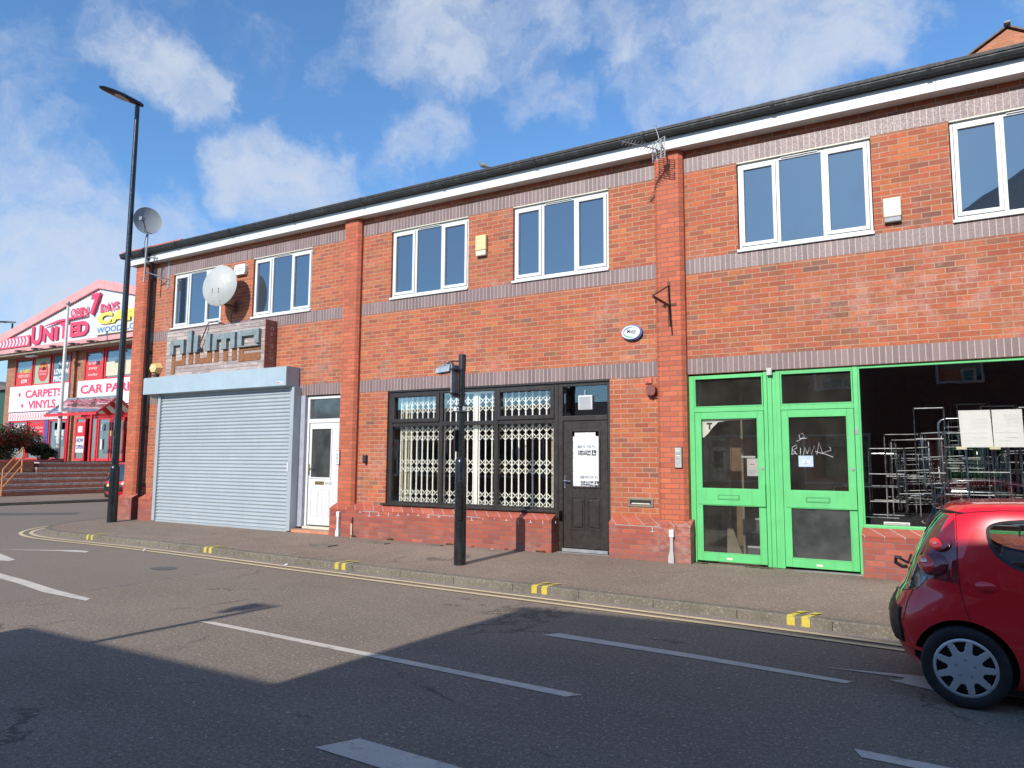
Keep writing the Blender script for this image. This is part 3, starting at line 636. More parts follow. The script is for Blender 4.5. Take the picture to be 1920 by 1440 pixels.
# a dark closed room behind every opening
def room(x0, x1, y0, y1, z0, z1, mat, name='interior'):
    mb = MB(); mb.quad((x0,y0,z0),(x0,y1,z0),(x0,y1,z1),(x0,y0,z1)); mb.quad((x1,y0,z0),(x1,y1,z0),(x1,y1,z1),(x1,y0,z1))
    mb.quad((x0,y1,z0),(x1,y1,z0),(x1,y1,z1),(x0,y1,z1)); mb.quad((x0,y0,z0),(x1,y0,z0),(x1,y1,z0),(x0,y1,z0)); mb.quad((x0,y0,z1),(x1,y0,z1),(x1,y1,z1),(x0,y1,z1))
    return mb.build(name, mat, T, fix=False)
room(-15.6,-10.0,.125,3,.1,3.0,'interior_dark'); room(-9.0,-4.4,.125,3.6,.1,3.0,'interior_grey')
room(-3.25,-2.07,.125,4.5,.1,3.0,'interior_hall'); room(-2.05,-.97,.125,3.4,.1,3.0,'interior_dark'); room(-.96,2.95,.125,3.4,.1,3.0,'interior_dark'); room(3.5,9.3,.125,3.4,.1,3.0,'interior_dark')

# upper windows, each a part with panes, mullions, trickle vent
def upper_window(x0, lab=None):
    x1 = x0+WW; z0, z1 = ST+.012, UB-.022; y = .035
    mb = MB(); fw = .045
    mb.box(x0+.012, x0+fw, y, y+.07, z0+.03, z1, .006); mb.box(x1-fw, x1-.012, y, y+.07, z0+.03, z1, .006)
    mb.box(x0+fw, x1-fw, y+.002, y+.068, z0+.03, z0+.075, .004); mb.box(x0+fw, x1-fw, y+.002, y+.068, z1-.045, z1, .004)
    m1, m2 = x0+.565, x0+1.165
    mb.box(m1-.022, m1+.022, y+.003, y+.067, z0+.075, z1-.045, .004); mb.box(m2-.022, m2+.022, y+.003, y+.067, z0+.075, z1-.045, .004)
    W = mb.build('window', 'white_upvc', T)
    mb = MB(); mb.box(x0-.01, x1+.005, -.035, y+.03, ST-.002+.003, z0+.029, .004); mb.build('sill', 'white_upvc', W)
    for a, b in ((x0+fw, m1-.022), (m2+.022, x1-fw)):      # opening sashes
        mb = MB(); c, d = z0+.078, z1-.048; q = .052
        mb.box(a+.003, a+q, y-.018, y+.05, c, d, .006); mb.box(b-q, b-.003, y-.018, y+.05, c, d, .006)
        mb.box(a+q, b-q, y-.016, y+.048, c, c+q, .005); mb.box(a+q, b-q, y-.016, y+.048, d-q, d, .005); mb.build('sash', 'white_upvc', W)
        mb = MB(); mb.box(a+q-.004, b-q+.004, y+.018, y+.026, c+q-.004, d-q+.004); mb.build('pane', 'upper_glass', W)
    mb = MB(); mb.box(m1+.02, m2-.02, y+.024, y+.032, z0+.07, z1-.04); mb.build('pane', 'upper_glass', W)
    mb = MB(); mb.box(m1+.05, m2-.06, y-.012, y+.002, z1-.028, z1-.012, .003); mb.box(m1+.06, m2-.07, y-.018, y-.012, z1-.024, z1-.02); mb.build('trickle_vent', 'white_upvc', W)
    mb = MB(); mb.box(x0+.005, x1-.005, -.001, .06, z1+.002, UB-.002); mb.build('window_head', 'alarm_cream', W)
for x in WX: upper_window(x)

# --- bay with the roller shutter and the white door
sh = MB(); x0, x1 = -15.53, -11.28; z = .205; prof = []
while z < 3.0: prof += [(-.150,z),(-.168,z+.012),(-.174,z+.030),(-.168,z+.048),(-.150,z+.060),(-.146,z+.068)]; z += .075
for a, b in zip(prof, prof[1:]): sh.quad((x0,a[0],a[1]),(x1,a[0],a[1]),(x1,b[0],b[1]),(x0,b[0],b[1]))
SH = sh.build('roller_shutter', 'shutter_metal', T, fix=False)
MB().box(-15.63,-15.525,-.205,-.001,.19,3.04,.004).build('guide_rail', 'shutter_metal', SH); MB().box(-11.285,-11.18,-.205,.1,.19,3.04,.004).build('guide_rail', 'shutter_metal', SH)
mb = MB(); mb.box(-15.53,-11.28,-.178,-.14,.165,.212,.003); mb.build('bottom_bar', 'shutter_metal', SH)
mb = MB(); mb.prism([(-.36,3.065),(-.36,3.432),(-.33,3.452),(-.01,3.452),(-.01,3.0),(-.13,3.0),(-.20,3.065)], 'x', -15.97, -11.255); bx = mb.build('shutter_box', 'shutter_box_metal', SH)
mb = MB(); mb.box(-11.50,-11.34,-.3625,-.36,3.10,3.145); mb.build('maker_label', 'plastic_white', SH)
mb = MB(); mb.box(-11.49,-11.44,-.3635,-.3625,3.108,3.138); mb.build('maker_label_mark', 'red_letter', SH)
fit_text('AT5', -11.43,-11.355,3.11,3.135,-.3626, .0,.001).build('maker_label_text', 'black_ink', SH)
mb = MB(); mb.box(-11.30,-11.27,-.215,-.205,1.35,1.52,.003); mb.build('shutter_lock', 'plastic_white', SH)
# white painted filler between shutter and door
mb = MB(); mb.box(-11.18,-11.05,-.02,.10,.27,2.874); mb.build('door_jamb', 'grey_jamb', T)
D = MB(); y = .05
D.box(-11.05,-10.99,y,y+.07,.285,2.86,.006); D.box(-10.99,-10.05,y+.002,y+.068,2.80,2.86,.004); D.box(-10.99,-10.05,y-.004,y+.068,2.32,2.40,.006)
WD = D.build('white_door', 'white_upvc', T)
mb = MB(); mb.box(-10.985,-10.05,y+.03,y+.04,2.395,2.805); mb.build('transom_pane', 'frosted_glass', WD)
mb = MB(); a, b, c, d = -10.975, -10.06, .31, 2.315; yy = y+.012
mb.box(a, -10.915, yy, yy+.045, c, d, .004); mb.box(-10.375, b, yy, yy+.045, c, d, .004); mb.box(-10.915,-10.375,yy+.001,yy+.044,2.21,d,.004); mb.box(-10.915,-10.375,yy+.001,yy+.044,c,1.23,.004)
mb.build('door_leaf', 'white_upvc', WD)
mb = MB(); ring(mb, -10.93,-10.36,1.215,2.225,.028,.028,.028,.028,yy-.014,yy+.004,.004); mb.build('glazing_bead', 'white_upvc', WD)
mb = MB(); mb.box(-10.92,-10.37,yy+.015,yy+.025,1.22,2.22); mb.build('door_pane', 'frosted_glass', WD)
for a in (-10.90,-10.60):
    mb = MB(); ring(mb, a,a+.21,.47,1.02,.012,.012,.012,.012,yy-.007,yy+.001,.003); mb.box(a+.03,a+.18,yy-.006,yy+.001,.50,.99,.004); mb.build('door_panel', 'white_upvc', WD)
mb = MB(); mb.box(-10.79,-10.545,yy-.01,yy,1.10,1.165,.004); mb.build('letter_plate', 'brass', WD)
mb = MB(); mb.box(-10.965,-10.93,yy-.012,yy,1.28,1.50,.004); mb.tube([(-10.947,yy-.01,1.42),(-10.947,yy-.05,1.42),(-10.85,yy-.055,1.41)], .009, 8); mb.build('door_handle', 'brass', WD)
fit_text('4AB', -10.53,-10.34,1.10,1.165,yy-.0005, .0,.003).build('door_number', 'grey_ink', WD)
mb = MB(); mb.box(-11.29,-10.125,-.16,.12,.02,.232,.004); st = mb.build('door_step', 'step_brick', T)
mb = MB(); mb.box(-11.04,-10.13,-.01,.13,.235,.285,.004); mb.build('threshold', 'alarm_cream', st)

# --- middle bay: black window, grilles, black door
yw = .03
B_ = MB(); B_.box(-8.915,-8.82,yw,yw+.07,.80,2.845,.006); B_.box(-5.46,-5.375,yw,yw+.07,.80,2.845,.006); B_.box(-8.82,-5.46,yw+.002,yw+.068,.80,.845,.004); B_.box(-8.82,-5.46,yw+.002,yw+.068,2.79,2.845,.004)
for x in (-7.725,-6.56): B_.box(x-.04,x+.04,yw+.003,yw+.067,.845,2.79,.006)
for a, b in ((-8.82,-7.765),(-7.685,-6.60),(-6.52,-5.46)): B_.box(a,b,yw+.004,yw+.066,2.205,2.275,.006)
BW = B_.build('black_window', 'black_upvc', T)
for a, b in ((-8.82,-7.765),(-6.52,-5.46)):
    mb = MB(); ring(mb, a-.02,b+.02,2.275,2.815,.07,.07,.07,.07,yw-.022,yw+.04,.008); mb.build('top_light', 'black_upvc', BW)
for a, b in ((-8.82,-7.765),(-7.685,-6.60),(-6.52,-5.46)):
    mb = MB(); mb.box(a,b,yw+.03,yw+.038,.845,2.205); mb.build('pane', 'shop_glass', BW)
    mb = MB(); mb.box(a,b,yw+.031,yw+.039,2.275,2.79); mb.build('pane', 'shop_glass', BW)
mb = MB(); mb.prism([(-.085,.772),(-.085,.80),(yw,.812),(yw,.772)], 'x', -8.98, -5.30); mb.box(-5.36,-5.30,-.08,.02,.70,.772); mb.build('window_sill', 'black_upvc', BW)
mb = MB(); mb.box(-8.90,-4.47,.0+.001,.05,2.847,2.875); mb.build('head_trim', 'black_upvc', BW)
Dr = MB(); Dr.box(-5.37,-5.29,yw,yw+.08,.17,2.845,.006); Dr.box(-4.51,-4.457,yw,yw+.08,.17,2.845,.006); Dr.box(-5.29,-4.51,yw+.002,yw+.078,2.79,2.845,.004); Dr.box(-5.29,-4.51,yw-.006,yw+.078,2.235,2.315,.008)
BD = Dr.build('black_door', 'black_upvc', T)
mb = MB(); mb.box(-5.29,-4.51,yw+.03,yw+.038,2.315,2.79); mb.build('transom_pane', 'shop_glass', BD)
mb = MB(); a, b, c, d = -5.283,-4.517,.235,2.23; yy = yw+.012
mb.box(a,-5.13,yy,yy+.045,c,d,.004); mb.box(-4.655,b,yy,yy+.045,c,d,.004); mb.box(-5.13,-4.655,yy+.001,yy+.044,2.07,d,.004); mb.box(-5.13,-4.655,yy+.001,yy+.044,c,1.19,.004); mb.build('door_leaf', 'black_upvc', BD)
mb = MB(); ring(mb, -5.15,-4.635,1.17,2.09,.03,.03,.03,.03,yy-.014,yy+.004,.005); mb.build('glazing_bead', 'black_upvc', BD)
mb = MB(); mb.box(-5.13,-4.655,yy+.022,yy+.028,1.19,2.07); mb.build('door_pane', 'shop_glass', BD)
for a in (-5.145,-4.865):
    mb = MB(); ring(mb, a,a+.235,.52,1.03,.014,.014,.014,.014,yy-.009,yy+.001,.004); mb.box(a+.035,a+.2,yy-.010,yy+.001,.56,.99,.009); mb.build('door_panel', 'black_upvc', BD)
mb = MB(); mb.box(-5.265,-5.235,yy-.012,yy,1.14,1.36,.004); mb.tube([(-5.25,yy-.01,1.28),(-5.25,yy-.055,1.28),(-5.14,yy-.06,1.275)], .010, 8); mb.ball((-5.25,yy-.015,1.17), .012, 8, 6); mb.build('door_handle', 'chrome', BD)
mb = MB(); mb.box(-5.29,-4.51,yw-.03,yw+.05,.172,.222,.004); mb.build('threshold', 'galv', BD)
mb = MB(); mb.box(-5.375,-4.45,-.06,.1,.02,.165,.004); mb.build('step', 'stone', BD)
# crumpled white film printed with upside-down lettering
F = thing('plastic_film', 'crumpled white printed plastic film taped inside the black door glass', 'film', (-4.9, .05, 1.2))
mb = MB(); N = 14; f0x, f1x, f0z, f1z = -5.125,-4.66,1.195,2.045
def fz(i, j): return (f0x+(f1x-f0x)*i/N, yy+.016+.004*math.sin(i*1.9+j*.7)*math.sin(j*1.3+i*.4), f0z+(f1z-f0z)*j/N)
for i in range(N):
    for j in range(N):
        if j == N-1 and i >= N-2 or (j == N-1 and i == 0): continue
        mb.quad(fz(i,j), fz(i+1,j), fz(i+1,j+1), fz(i,j+1))
mb.build('film_sheet', 'white_film', F, fix=False, smooth=True)
def upside(txt, x0, x1, z0, z1, bold=0.):
    m = fit_text(txt, x0, x1, z0, z1, yy+.0105, bold, .002); cx, cz = (x0+x1)/2, (z0+z1)/2
    m.v = [(2*cx-v[0], v[1], 2*cz-v[2]) for v in m.v]; return m
for dz, dx in ((0,0),(-.48,.045)):
    zt = 1.80+dz
    upside('Tel: 0161 764 8888', -5.04+dx,-4.735+min(dx,.06),zt,zt+.045).build('printed_number', 'grey_ink', F)
    upside('BROTHERS', -5.03+dx,-4.81+dx,zt-.072,zt-.037,.02).build('printed_name', 'plastic_dark', F)
    upside('Wheeldon', -5.03+dx,-4.80+dx,zt-.118,zt-.080,.015).build('printed_name', 'plastic_dark', F)
    mb = MB(); yq = yy+.009; X = -4.79+dx; mb.box(X,X+.075,yq,yq+.002,zt-.115,zt-.037); mb.build('printed_emblem', 'black_ink', F)
    mb = MB(); mb.prism([(X+.015,zt-.10),(X+.03,zt-.05),(X+.04,zt-.05),(X+.04,zt-.08),(X+.065,zt-.08),(X+.065,zt-.10)], 'y', yq-.001, yq-.0002); mb.build('printed_emblem_mark', 'paper', F)
# extractor fan in the transom
V = thing('extractor_fan', 'square white louvred extractor fan mounted in the glass above the black door', 'fan', (-4.885, .05, 2.42))
mb = MB(); mb.box(-5.005,-4.765,yw-.02,yw+.028,2.405,2.635,.012); mb.build('fan_body', 'plastic_white', V)
mb = MB()
for k in range(11): mb.box(-4.985,-4.785,yw-.027,yw-.0205,2.425+.018*k,2.425+.018*k+.008)
mb.build('louvre', 'grey_ink', V)
mb = MB(); mb.tube([(-4.885,yw-.0,2.635),(-4.90,yw,2.68),(-4.89,yw+.01,2.72)], .004, 6); mb.build('cable', 'plastic_white', V)
# folding lattice grilles
def grille(x0, x1, lab, stack=None):
    G_ = thing('security_grille', lab, 'grille', ((x0+x1)/2, .17, .8), group='folding grilles behind the black window'); yg = .17
    n = max(3, round((x1-x0)/.128)); xs = [x0+(x1-x0)*k/n for k in range(n+1)]
    mb = MB()
    for x in xs: mb.box(x-.0115,x+.0115,yg-.008,yg+.008,.80,2.76)
    mb.build('upright_bar', 'grille_cream', G_)
    mb = MB()
    for zc in (.935,1.485,2.06,2.56):
        for s in (-.068,.068):
            for a, b in zip(xs, xs[1:]):
                for sg in (1,-1):
                    mb.tube([(a,yg-.012*sg,zc+s-.058*sg),(b,yg-.012*sg,zc+s+.058*sg)], .0088, 4)
    mb.build('lattice', 'grille_cream', G_)
    mb = MB(); mb.box(x0-.05,x1+.05,yg-.03,yg+.03,2.762,2.80); mb.box(x0-.05,x1+.05,yg-.02,yg+.02,.775,.798); mb.build('track', 'grille_cream', G_)
    if stack is not None:
        mb = MB()
        for k in range(4): mb.box(stack+.045*k,stack+.045*k+.02,yg+.03,yg+.075,.80,2.76)
        mb.build('folded_section', 'curtain_cream', G_)
    return G_
grille(-8.72,-7.10,'cream lattice grille behind the left part of the black window',-8.66)
grille(-6.98,-5.52,'cream lattice grille behind the right part of the black window')
mb = MB(); mb.box(-7.075,-7.005,.15,.21,.79,2.80,.004); tag(mb.build('grille_post', 'grille_cream'), 'wide cream upright post between the two lattice grilles', 'post')
mb = MB()
for k in range(4): mb.box(-8.80+.028*k,-8.782+.028*k,.24+.02*(k%2),.27+.02*(k%2),.82,2.7)
for k in range(4): mb.box(-5.60+.028*k,-5.582+.028*k,.24+.02*(k%2),.27+.02*(k%2),.82,2.7)
tag(mb.build('blind', 'curtain_cream'), 'drawn-back cream vertical blind behind the lattice grilles', 'blind')

# --- right bay: green doors and shop window
yg = .02
GW = MB(); GW.box(-3.205,-3.13,yg,yg+.07,.165,2.845,.005); GW.box(-3.13,-2.15,yg+.002,yg+.068,2.81,2.845,.003); GW.box(-2.15,-2.10,yg,yg+.07,.165,2.86,.005)
GW.box(-2.098,-2.038,yg+.012,yg+.06,.165,2.865,.004); GW.box(-2.036,-1.985,yg+.02,yg+.06,.165,2.86,.004); GW.box(-1.983,-1.925,yg,yg+.07,.165,2.865,.005)
GW.box(-1.925,-1.005,yg+.002,yg+.068,2.825,2.865,.003); GW.box(-1.005,-.945,yg-.004,yg+.075,.165,2.868,.005)
GW.box(-3.13,-2.15,yg-.004,yg+.068,2.31,2.375,.005); GW.box(-1.925,-1.005,yg-.004,yg+.068,2.31,2.375,.005)
GF = GW.build('green_door_frame', 'green_paint', T)
for a, b in ((-3.13,-2.15),(-1.925,-1.005)):
    mb = MB(); ring(mb, a+.004,b-.004,2.377,2.81 if a < -3 else 2.823,.018,.018,.018,.018,yg-.008,yg+.03,.003); mb.build('glazing_bead', 'green_paint', GF)
    mb = MB(); mb.box(a+.01,b-.01,yg+.035,yg+.043,2.378,2.822 if a > -3 else 2.808); mb.build('transom_pane', 'dirty_glass', GF)
def green_door(a, b, lowmat, lab):
    c, d = .195, 2.305; y0, y1 = yg-.006, yg+.045
    mb = MB(); L = .085
    mb.box(a,a+L,y0,y1,c,d,.005); mb.box(b-L,b,y0,y1,c,d,.005); mb.box(a+L,b-L,y0+.001,y1-.001,d-.085,d,.004); mb.box(a+L,b-L,y0+.001,y1-.001,c,c+.115,.004)
    DD = tag(mb.build('green_door', 'green_paint', T), lab)
    mb = MB(); mb.box(a+.03,b-.115,y0-.012,y0+.0005,.99,1.21,.004); mb.prism([(b-.115,.985),(b+.0,.985),(b+.0,1.30),(b-.088,1.30),(b-.088,1.21),(b-.115,1.21)], 'y', y0-.030, y0+.0005); mb.build('push_plate', 'green_paint', DD)
    m = (a+b)/2-.01; MB().box(m-.160,m+.140,y0-.0135,y0-.0122,1.060,1.130).build('letter_plate_outline','plastic_dark',DD); mb = MB(); ring(mb, m-.155,m+.135,1.065,1.125,.008,.008,.008,.008,y0-.020,y0-.0122,.002); mb.box(m-.145,m+.125,y0-.017,y0-.0122,1.075,1.115,.003); mb.build('letter_plate', 'green_paint', DD)  # thin dark backing outlines the letter plate
    mb = MB(); mb.box(a+L-.004,b-L+.004,yg+.012,yg+.02,1.20,d-.08); mb.build('door_pane', 'dirty_glass', DD)
    mb = MB(); mb.box(a+L-.004,b-L+.004,yg+.012,yg+.02,c+.11,1.0); mb.build('door_pane', lowmat, DD)
    mb = MB(); mb.cyl((b-.035,y0-.012,1.51),(b-.035,y0,1.51),.022,n=14); mb.build('door_lock', 'galv', DD)
    mb = MB(); mb.box(m-.06,m+.02,y0-.002,y0,.225,.255); mb.build('door_sticker', 'alarm_cream', DD)
    for q0, q1 in ((1.21,d-.085),(c+.115,.99)):
        mb = MB(); ring(mb, a+L-.003,b-L+.003,q0,q1,.012,.012,.012,.012,y0-.006,y0+.006,.002); mb.build('glazing_bead', 'green_paint', DD)
    return DD
D1 = green_door(-3.125,-2.155,'dirty_glass','green door with a hall and staircase seen through its glass')
D2 = green_door(-1.92,-1.01,'frosted_glass','green door with scribbled tag on its upper glass and a whitened lower pane')
mb = MB(); mb.box(-1.0,-.962,yg-.012,yg-.004,1.96,2.05,.003); mb.box(-.993,-.969,yg-.016,yg-.012,1.985,2.025); mb.build('lock_keep', 'galv', GF)
mb = MB(); mb.box(-2.09,-2.02,-.03,.03,2.80,2.90,.004); mb.build('frame_cap', 'entry_steel', GF)
mb = MB(); mb.prism([(-3.22,.02),(-.95,.02),(-.95,.165),(-1.6,.160),(-2.4,.152),(-3.22,.158)], 'y', -.06, .1); mb.build('threshold', 'stone', GF)
SW = MB(); SW.box(-.944,2.88,yg+.002,yg+.068,2.83,2.868,.004); SW.box(-.944,2.88,yg-.03,yg+.08,.742,.80,.006); SW.box(2.80,2.88,yg,yg+.07,.80,2.83,.005); SW.box(-.944,-.925,yg-.003,yg+.07,.80,2.83,.003)
SWo = SW.build('green_shop_window', 'green_paint', T)
mb = MB(); mb.box(-.925,2.80,yg+.03,yg+.038,.80,2.83); mb.build('shop_pane', 'shop_glass', SWo)
mb = MB(); mb.box(3.6,9.2,yg,yg+.05,.75,.82); mb.box(3.6,9.2,yg,yg+.05,2.80,2.87); W2_ = mb.build('green_shop_window', 'green_paint', T)
mb = MB(); mb.box(3.6,9.2,yg+.03,yg+.038,.82,2.80); mb.build('shop_pane', 'shop_glass', W2_)
mb = MB(); mb.box(-3.2,2.88,-.006,.02,2.869,2.8765); mb.build('lintel_edge', 'rust', T)
# scratched tag on the glass of the second door
def stroke(mb, P, r=.0042, y=yg+.0095):
    mb.tube([(x, y, z) for x, z in P], r, 5)
mb = MB()
stroke(mb, [(-1.80,1.70),(-1.79,1.80),(-1.74,1.83),(-1.73,1.79),(-1.79,1.76),(-1.73,1.70)]); stroke(mb, [(-1.69,1.70),(-1.685,1.79)]); stroke(mb, [(-1.65,1.70),(-1.63,1.80),(-1.60,1.71)]); stroke(mb, [(-1.60,1.71),(-1.57,1.80),(-1.55,1.70),(-1.51,1.82),(-1.48,1.70),(-1.45,1.86),(-1.41,1.72),(-1.30,1.76),(-1.32,1.80)])
stroke(mb, [(-1.50,1.74),(-1.36,1.70),(-1.28,1.665)]); stroke(mb, [(-1.73,1.88),(-1.68,1.90),(-1.70,1.96),(-1.65,1.99),(-1.63,1.93),(-1.70,1.91),(-1.60,1.92)]); stroke(mb, [(-1.80,1.70),(-1.75,1.72),(-1.76,1.75)])
mb.build('scratched_tag', 'pale_ink', D2)
# hall behind the left green door
mb = MB(); y = .9
for k in range(12): mb.box(-2.62,-2.09,y+.24*k,4.4,.15+.19*k,.15+.19*(k+1))
SC = mb.build('staircase', 'stair_dark', T)
mb = MB()
for k in range(12): mb.box(-2.62,-2.09,y+.24*k-.012,y+.24*k+.01,.15+.19*(k+1)-.025,.15+.19*(k+1)+.002)
mb.build('stair_nosing', 'stair_edge', SC)
mb = MB(); mb.box(-2.66,-2.63,.8,4.4,.12,2.9); mb.build('hall_wall', 'interior_hall', T)
mb = MB(); mb.box(-3.0,-2.78,1.6,1.64,.15,2.1); mb.box(-3.2,-3.0,1.58,1.64,.15,2.15); tag(mb.build('timber_board', 'board_wood'), 'brown timber boards standing in the hall behind the left green door', 'board')
mb = MB(); mb.prism([(-2.86,.2),(-2.62,.2),(-2.84,.82)], 'y', .62, .635); tag(mb.build('leaning_board', 'interior_hall'), 'tall triangular offcut leaning in the left green doorway', 'board')
for k, (x, y, r) in enumerate(((-2.55,.35,.3),(-2.38,.42,1.2),(-2.45,.28,2.2))):
    mb = MB(); mb.prism([(-.14,-.05),(.12,-.08),(.15,.05),(-.10,.07)], 'z', .17+.012*k, .172+.012*k); mb.quad((-.1,-.03,.175+.012*k),(.05,-.05,.18+.012*k),(.03,.03,.26),(-.08,.05,.22))
    mb.xf(Matrix.Translation((x, y, 0)) @ Matrix.Rotation(r, 4, 'Z')); tag(mb.build('dropped_letter', 'paper' if k != 1 else 'notice_blue', fix=False), 'loose post lying on the hall floor behind the left green door', 'mail', 'post on the hall floor')
# white board with a capital T inside the left green door
N_ = thing('letting_board', 'torn white board with a black T inside the left green door', 'sign', (-2.85, .07, 1.8))
mb = MB(); mb.prism([(-3.035,2.215),(-2.27,2.222),(-2.27,2.195),(-2.62,2.185),(-2.80,2.165),(-2.88,2.09),(-2.95,2.0),(-3.00,1.955),(-3.035,1.94)], 'y', .062, .070); mb.build('board_sheet', 'grille_cream', N_)
mb = MB(); mb.box(-2.965,-2.885,.058,.0615,2.135,2.158); mb.box(-2.935,-2.912,.058,.0615,2.06,2.135); mb.build('board_letter', 'black_ink', N_)
# no smoking notice
Q = thing('notice', 'small white no-smoking notice inside the left green door', 'notice', (-2.30, .05, 1.4))
mb = MB(); mb.box(-2.405,-2.255,.045,.048,1.40,1.645); mb.box(-2.48,-2.29,.046,.049,1.655,1.68); mb.build('notice_sheet', 'paper', Q)
mb = MB(); c = Vector((-2.33,.0435,1.565)); mb.tube([(c.x+.036*math.cos(a*PI/10), c.y, c.z+.036*math.sin(a*PI/10)) for a in range(21)], .004, 5); mb.tube([(c.x-.025,c.y,c.z+.025),(c.x+.025,c.y,c.z-.025)], .004, 5); mb.build('notice_ring', 'pink_white', Q)
mb = MB(); mb.box(-2.355,-2.305,.0425,.0445,1.558,1.568); mb.build('notice_cigarette', 'black_ink', Q)
mb = MB(); mb.box(-2.385,-2.275,.0435,.0448,1.47,1.478); mb.box(-2.385,-2.285,.0435,.0448,1.45,1.456); mb.box(-2.38,-2.31,.0435,.0448,1.43,1.436); mb.build('notice_text', 'grey_ink', Q)
Q = thing('sticker', 'small blue sticker with a white label on the glass of the right green door', 'sticker', (-1.62, .03, 1.55))
mb = MB(); mb.box(-1.715,-1.53,yg+.006,yg+.0115,1.535,1.685); mb.build('sticker_back', 'notice_blue', Q)
mb = MB(); mb.box(-1.672,-1.57,yg+.003,yg+.0055,1.565,1.625); mb.build('sticker_label', 'paper', Q)
mb = MB(); mb.cyl((-1.622,yg+.001,1.603),(-1.622,yg+.0028,1.603),.009,n=10); mb.box(-1.655,-1.59,yg+.0015,yg+.0028,1.578,1.584); mb.build('sticker_mark', 'blue_ink', Q)
# posters in the green shop window
for k, (a, b, tilt) in enumerate(((.165,.495,-.03),(.51,.815,-.015))):
    Q = thing('poster', ['left of two overexposed white posters taped inside the green shop window','right of two white posters in the green shop window, its lettering clearer'][k], 'poster', (a, .07, 1.8), group='white posters in the green shop window')
    zz0, zz1 = 1.79, 2.245
    sk = lambda x, z: (x+tilt*(zz1-z)*-1.2, .066, z)
    mb = MB(); mb.quad(sk(a,zz0), sk(b,zz0), sk(b,zz1), sk(a,zz1)); m0 = len(mb.v); mb.quad(*[(p[0], .069, p[2]) for p in (sk(a,zz0), sk(a,zz1), sk(b,zz1), sk(b,zz0))]); mb.build('poster_sheet', 'paper', Q, fix=False)
    for i, tx in enumerate(('RICH','HOMIE','QUAN')):
        if k == 0 and i == 0: continue
        fit_text(tx, a+.12+.01*i, b-.035+.01*(i==1), 2.155-.042*i, 2.185-.042*i, .0655, .0, .001).build('poster_text', 'pale_ink', Q)
    fit_text('CONCERT', a+.16, b-.03, 2.035, 2.047, .0655, .0, .001).build('poster_text', 'pale_ink', Q)
    mb = MB(); mb.box(a+.04,b-.05,.063,.0655,1.965,1.969); mb.box(a+.13,b-.04,.063,.0655,1.905,1.909); mb.box(a+.05,b-.12,.063,.0655,1.87,1.873); mb.build('poster_line', 'pale_ink', Q)
    mb = MB(); mb.box(a-.04,a+.07,.061,.065,1.765,1.80); mb.build('tape', 'curtain_cream', Q)
mb = MB(); mb.box(-.72,-.42,.05,.10,.805,.845,.01); tag(mb.build('rolled_paper', 'paper'), 'white rolled paper lying on the green shop window ledge', 'paper')
# stacked chrome furniture frames inside the dark shop
def chrome_frame(w_, d_, h_, loc, rot, first=[None]):
    if first[0] is None:
        R_ = thing('chair_frame', 'chrome tube furniture frame in the tangled stack inside the dark green-framed shop', 'furniture frame', (0,0,0), (0,0,0), 'chrome furniture frames stacked in the dark shop', local=True)
        for s in (0, 1):
            mb = MB(); x = .42*s; mb.tube([(x,0,0),(x,0,.70),(x,.02,.74),(x,.06,.76),(x,.42,.76),(x,.46,.74),(x,.48,.70),(x,.48,0)], .008, 8, False); mb.build('leg_loop', 'chrome', R_, smooth=True)
        for yy_, zz_ in ((.24,.76),(0,.12),(.48,.12),(0,.45)): MB().tube([(0,yy_,zz_),(.42,yy_,zz_)], .0065, 8).build('cross_bar', 'galv', R_, smooth=True)
        first[0] = R_
    else:
        R_ = first[0].copy(); COL.objects.link(R_)
        for ch in list(first[0].children): c = ch.copy(); COL.objects.link(c); c.parent = R_
    R_.location = loc; R_.rotation_euler = rot; R_.scale = (w_, d_, h_); return R_
rs = random.Random(11)
for k in range(16):
    chrome_frame(.8+rs.random()*.5, .8, .8+rs.random()*.55, (-.90+.19*k, .38+.33*(k%3)+rs.random()*.1, .90+.34*(k%2)+rs.random()*.10), (0,0,rs.uniform(-.12,.12)))
for k in range(40):
    x = -.75+rs.random()*2.9; y = .35+rs.random()*1.2; z = 1.02+rs.random()*.50 if k % 3 else .90+rs.random()*.2
    chrome_frame(.75+rs.random()*.6, .7+rs.random()*.6, .75+rs.random()*.5, (x, y, z), (rs.choice((0,0,PI,.06)), rs.choice((0,0,PI/2,-.05)), rs.choice((0,.08,PI/2,-.12,.2))+rs.random()*.05))
mb = MB(); mb.box(-.9,2.6,.45,1.6,.12,.86); tag(mb.build('display_platform', 'interior_dark'), 'dark low platform under the chrome frames in the shop', 'platform')

# downpipe at the left end
mb = MB(); mb.tube([(-16.30,-.27,6.48),(-16.30,-.22,6.40),(-16.30,-.10,6.28),(-16.30,-.09,6.2),(-16.30,-.09,.80),(-16.29,-.09,.72)], .042, 12); dp = mb.build('downpipe', 'gutter_black', T, smooth=True)
mb = MB(); mb.box(-16.37,-16.23,-.33,-.19,6.40,6.50,.01)
for z in (5.9,4.1,2.3,.95): mb.box(-16.36,-16.24,-.13,-.0,z,z+.05,.004)
mb.build('pipe_clip', 'gutter_black', dp)

# ------------------------------------------------------------------ things fixed to the terrace
def mono(lab, name, cat, loc): return thing(name, lab, cat, loc)
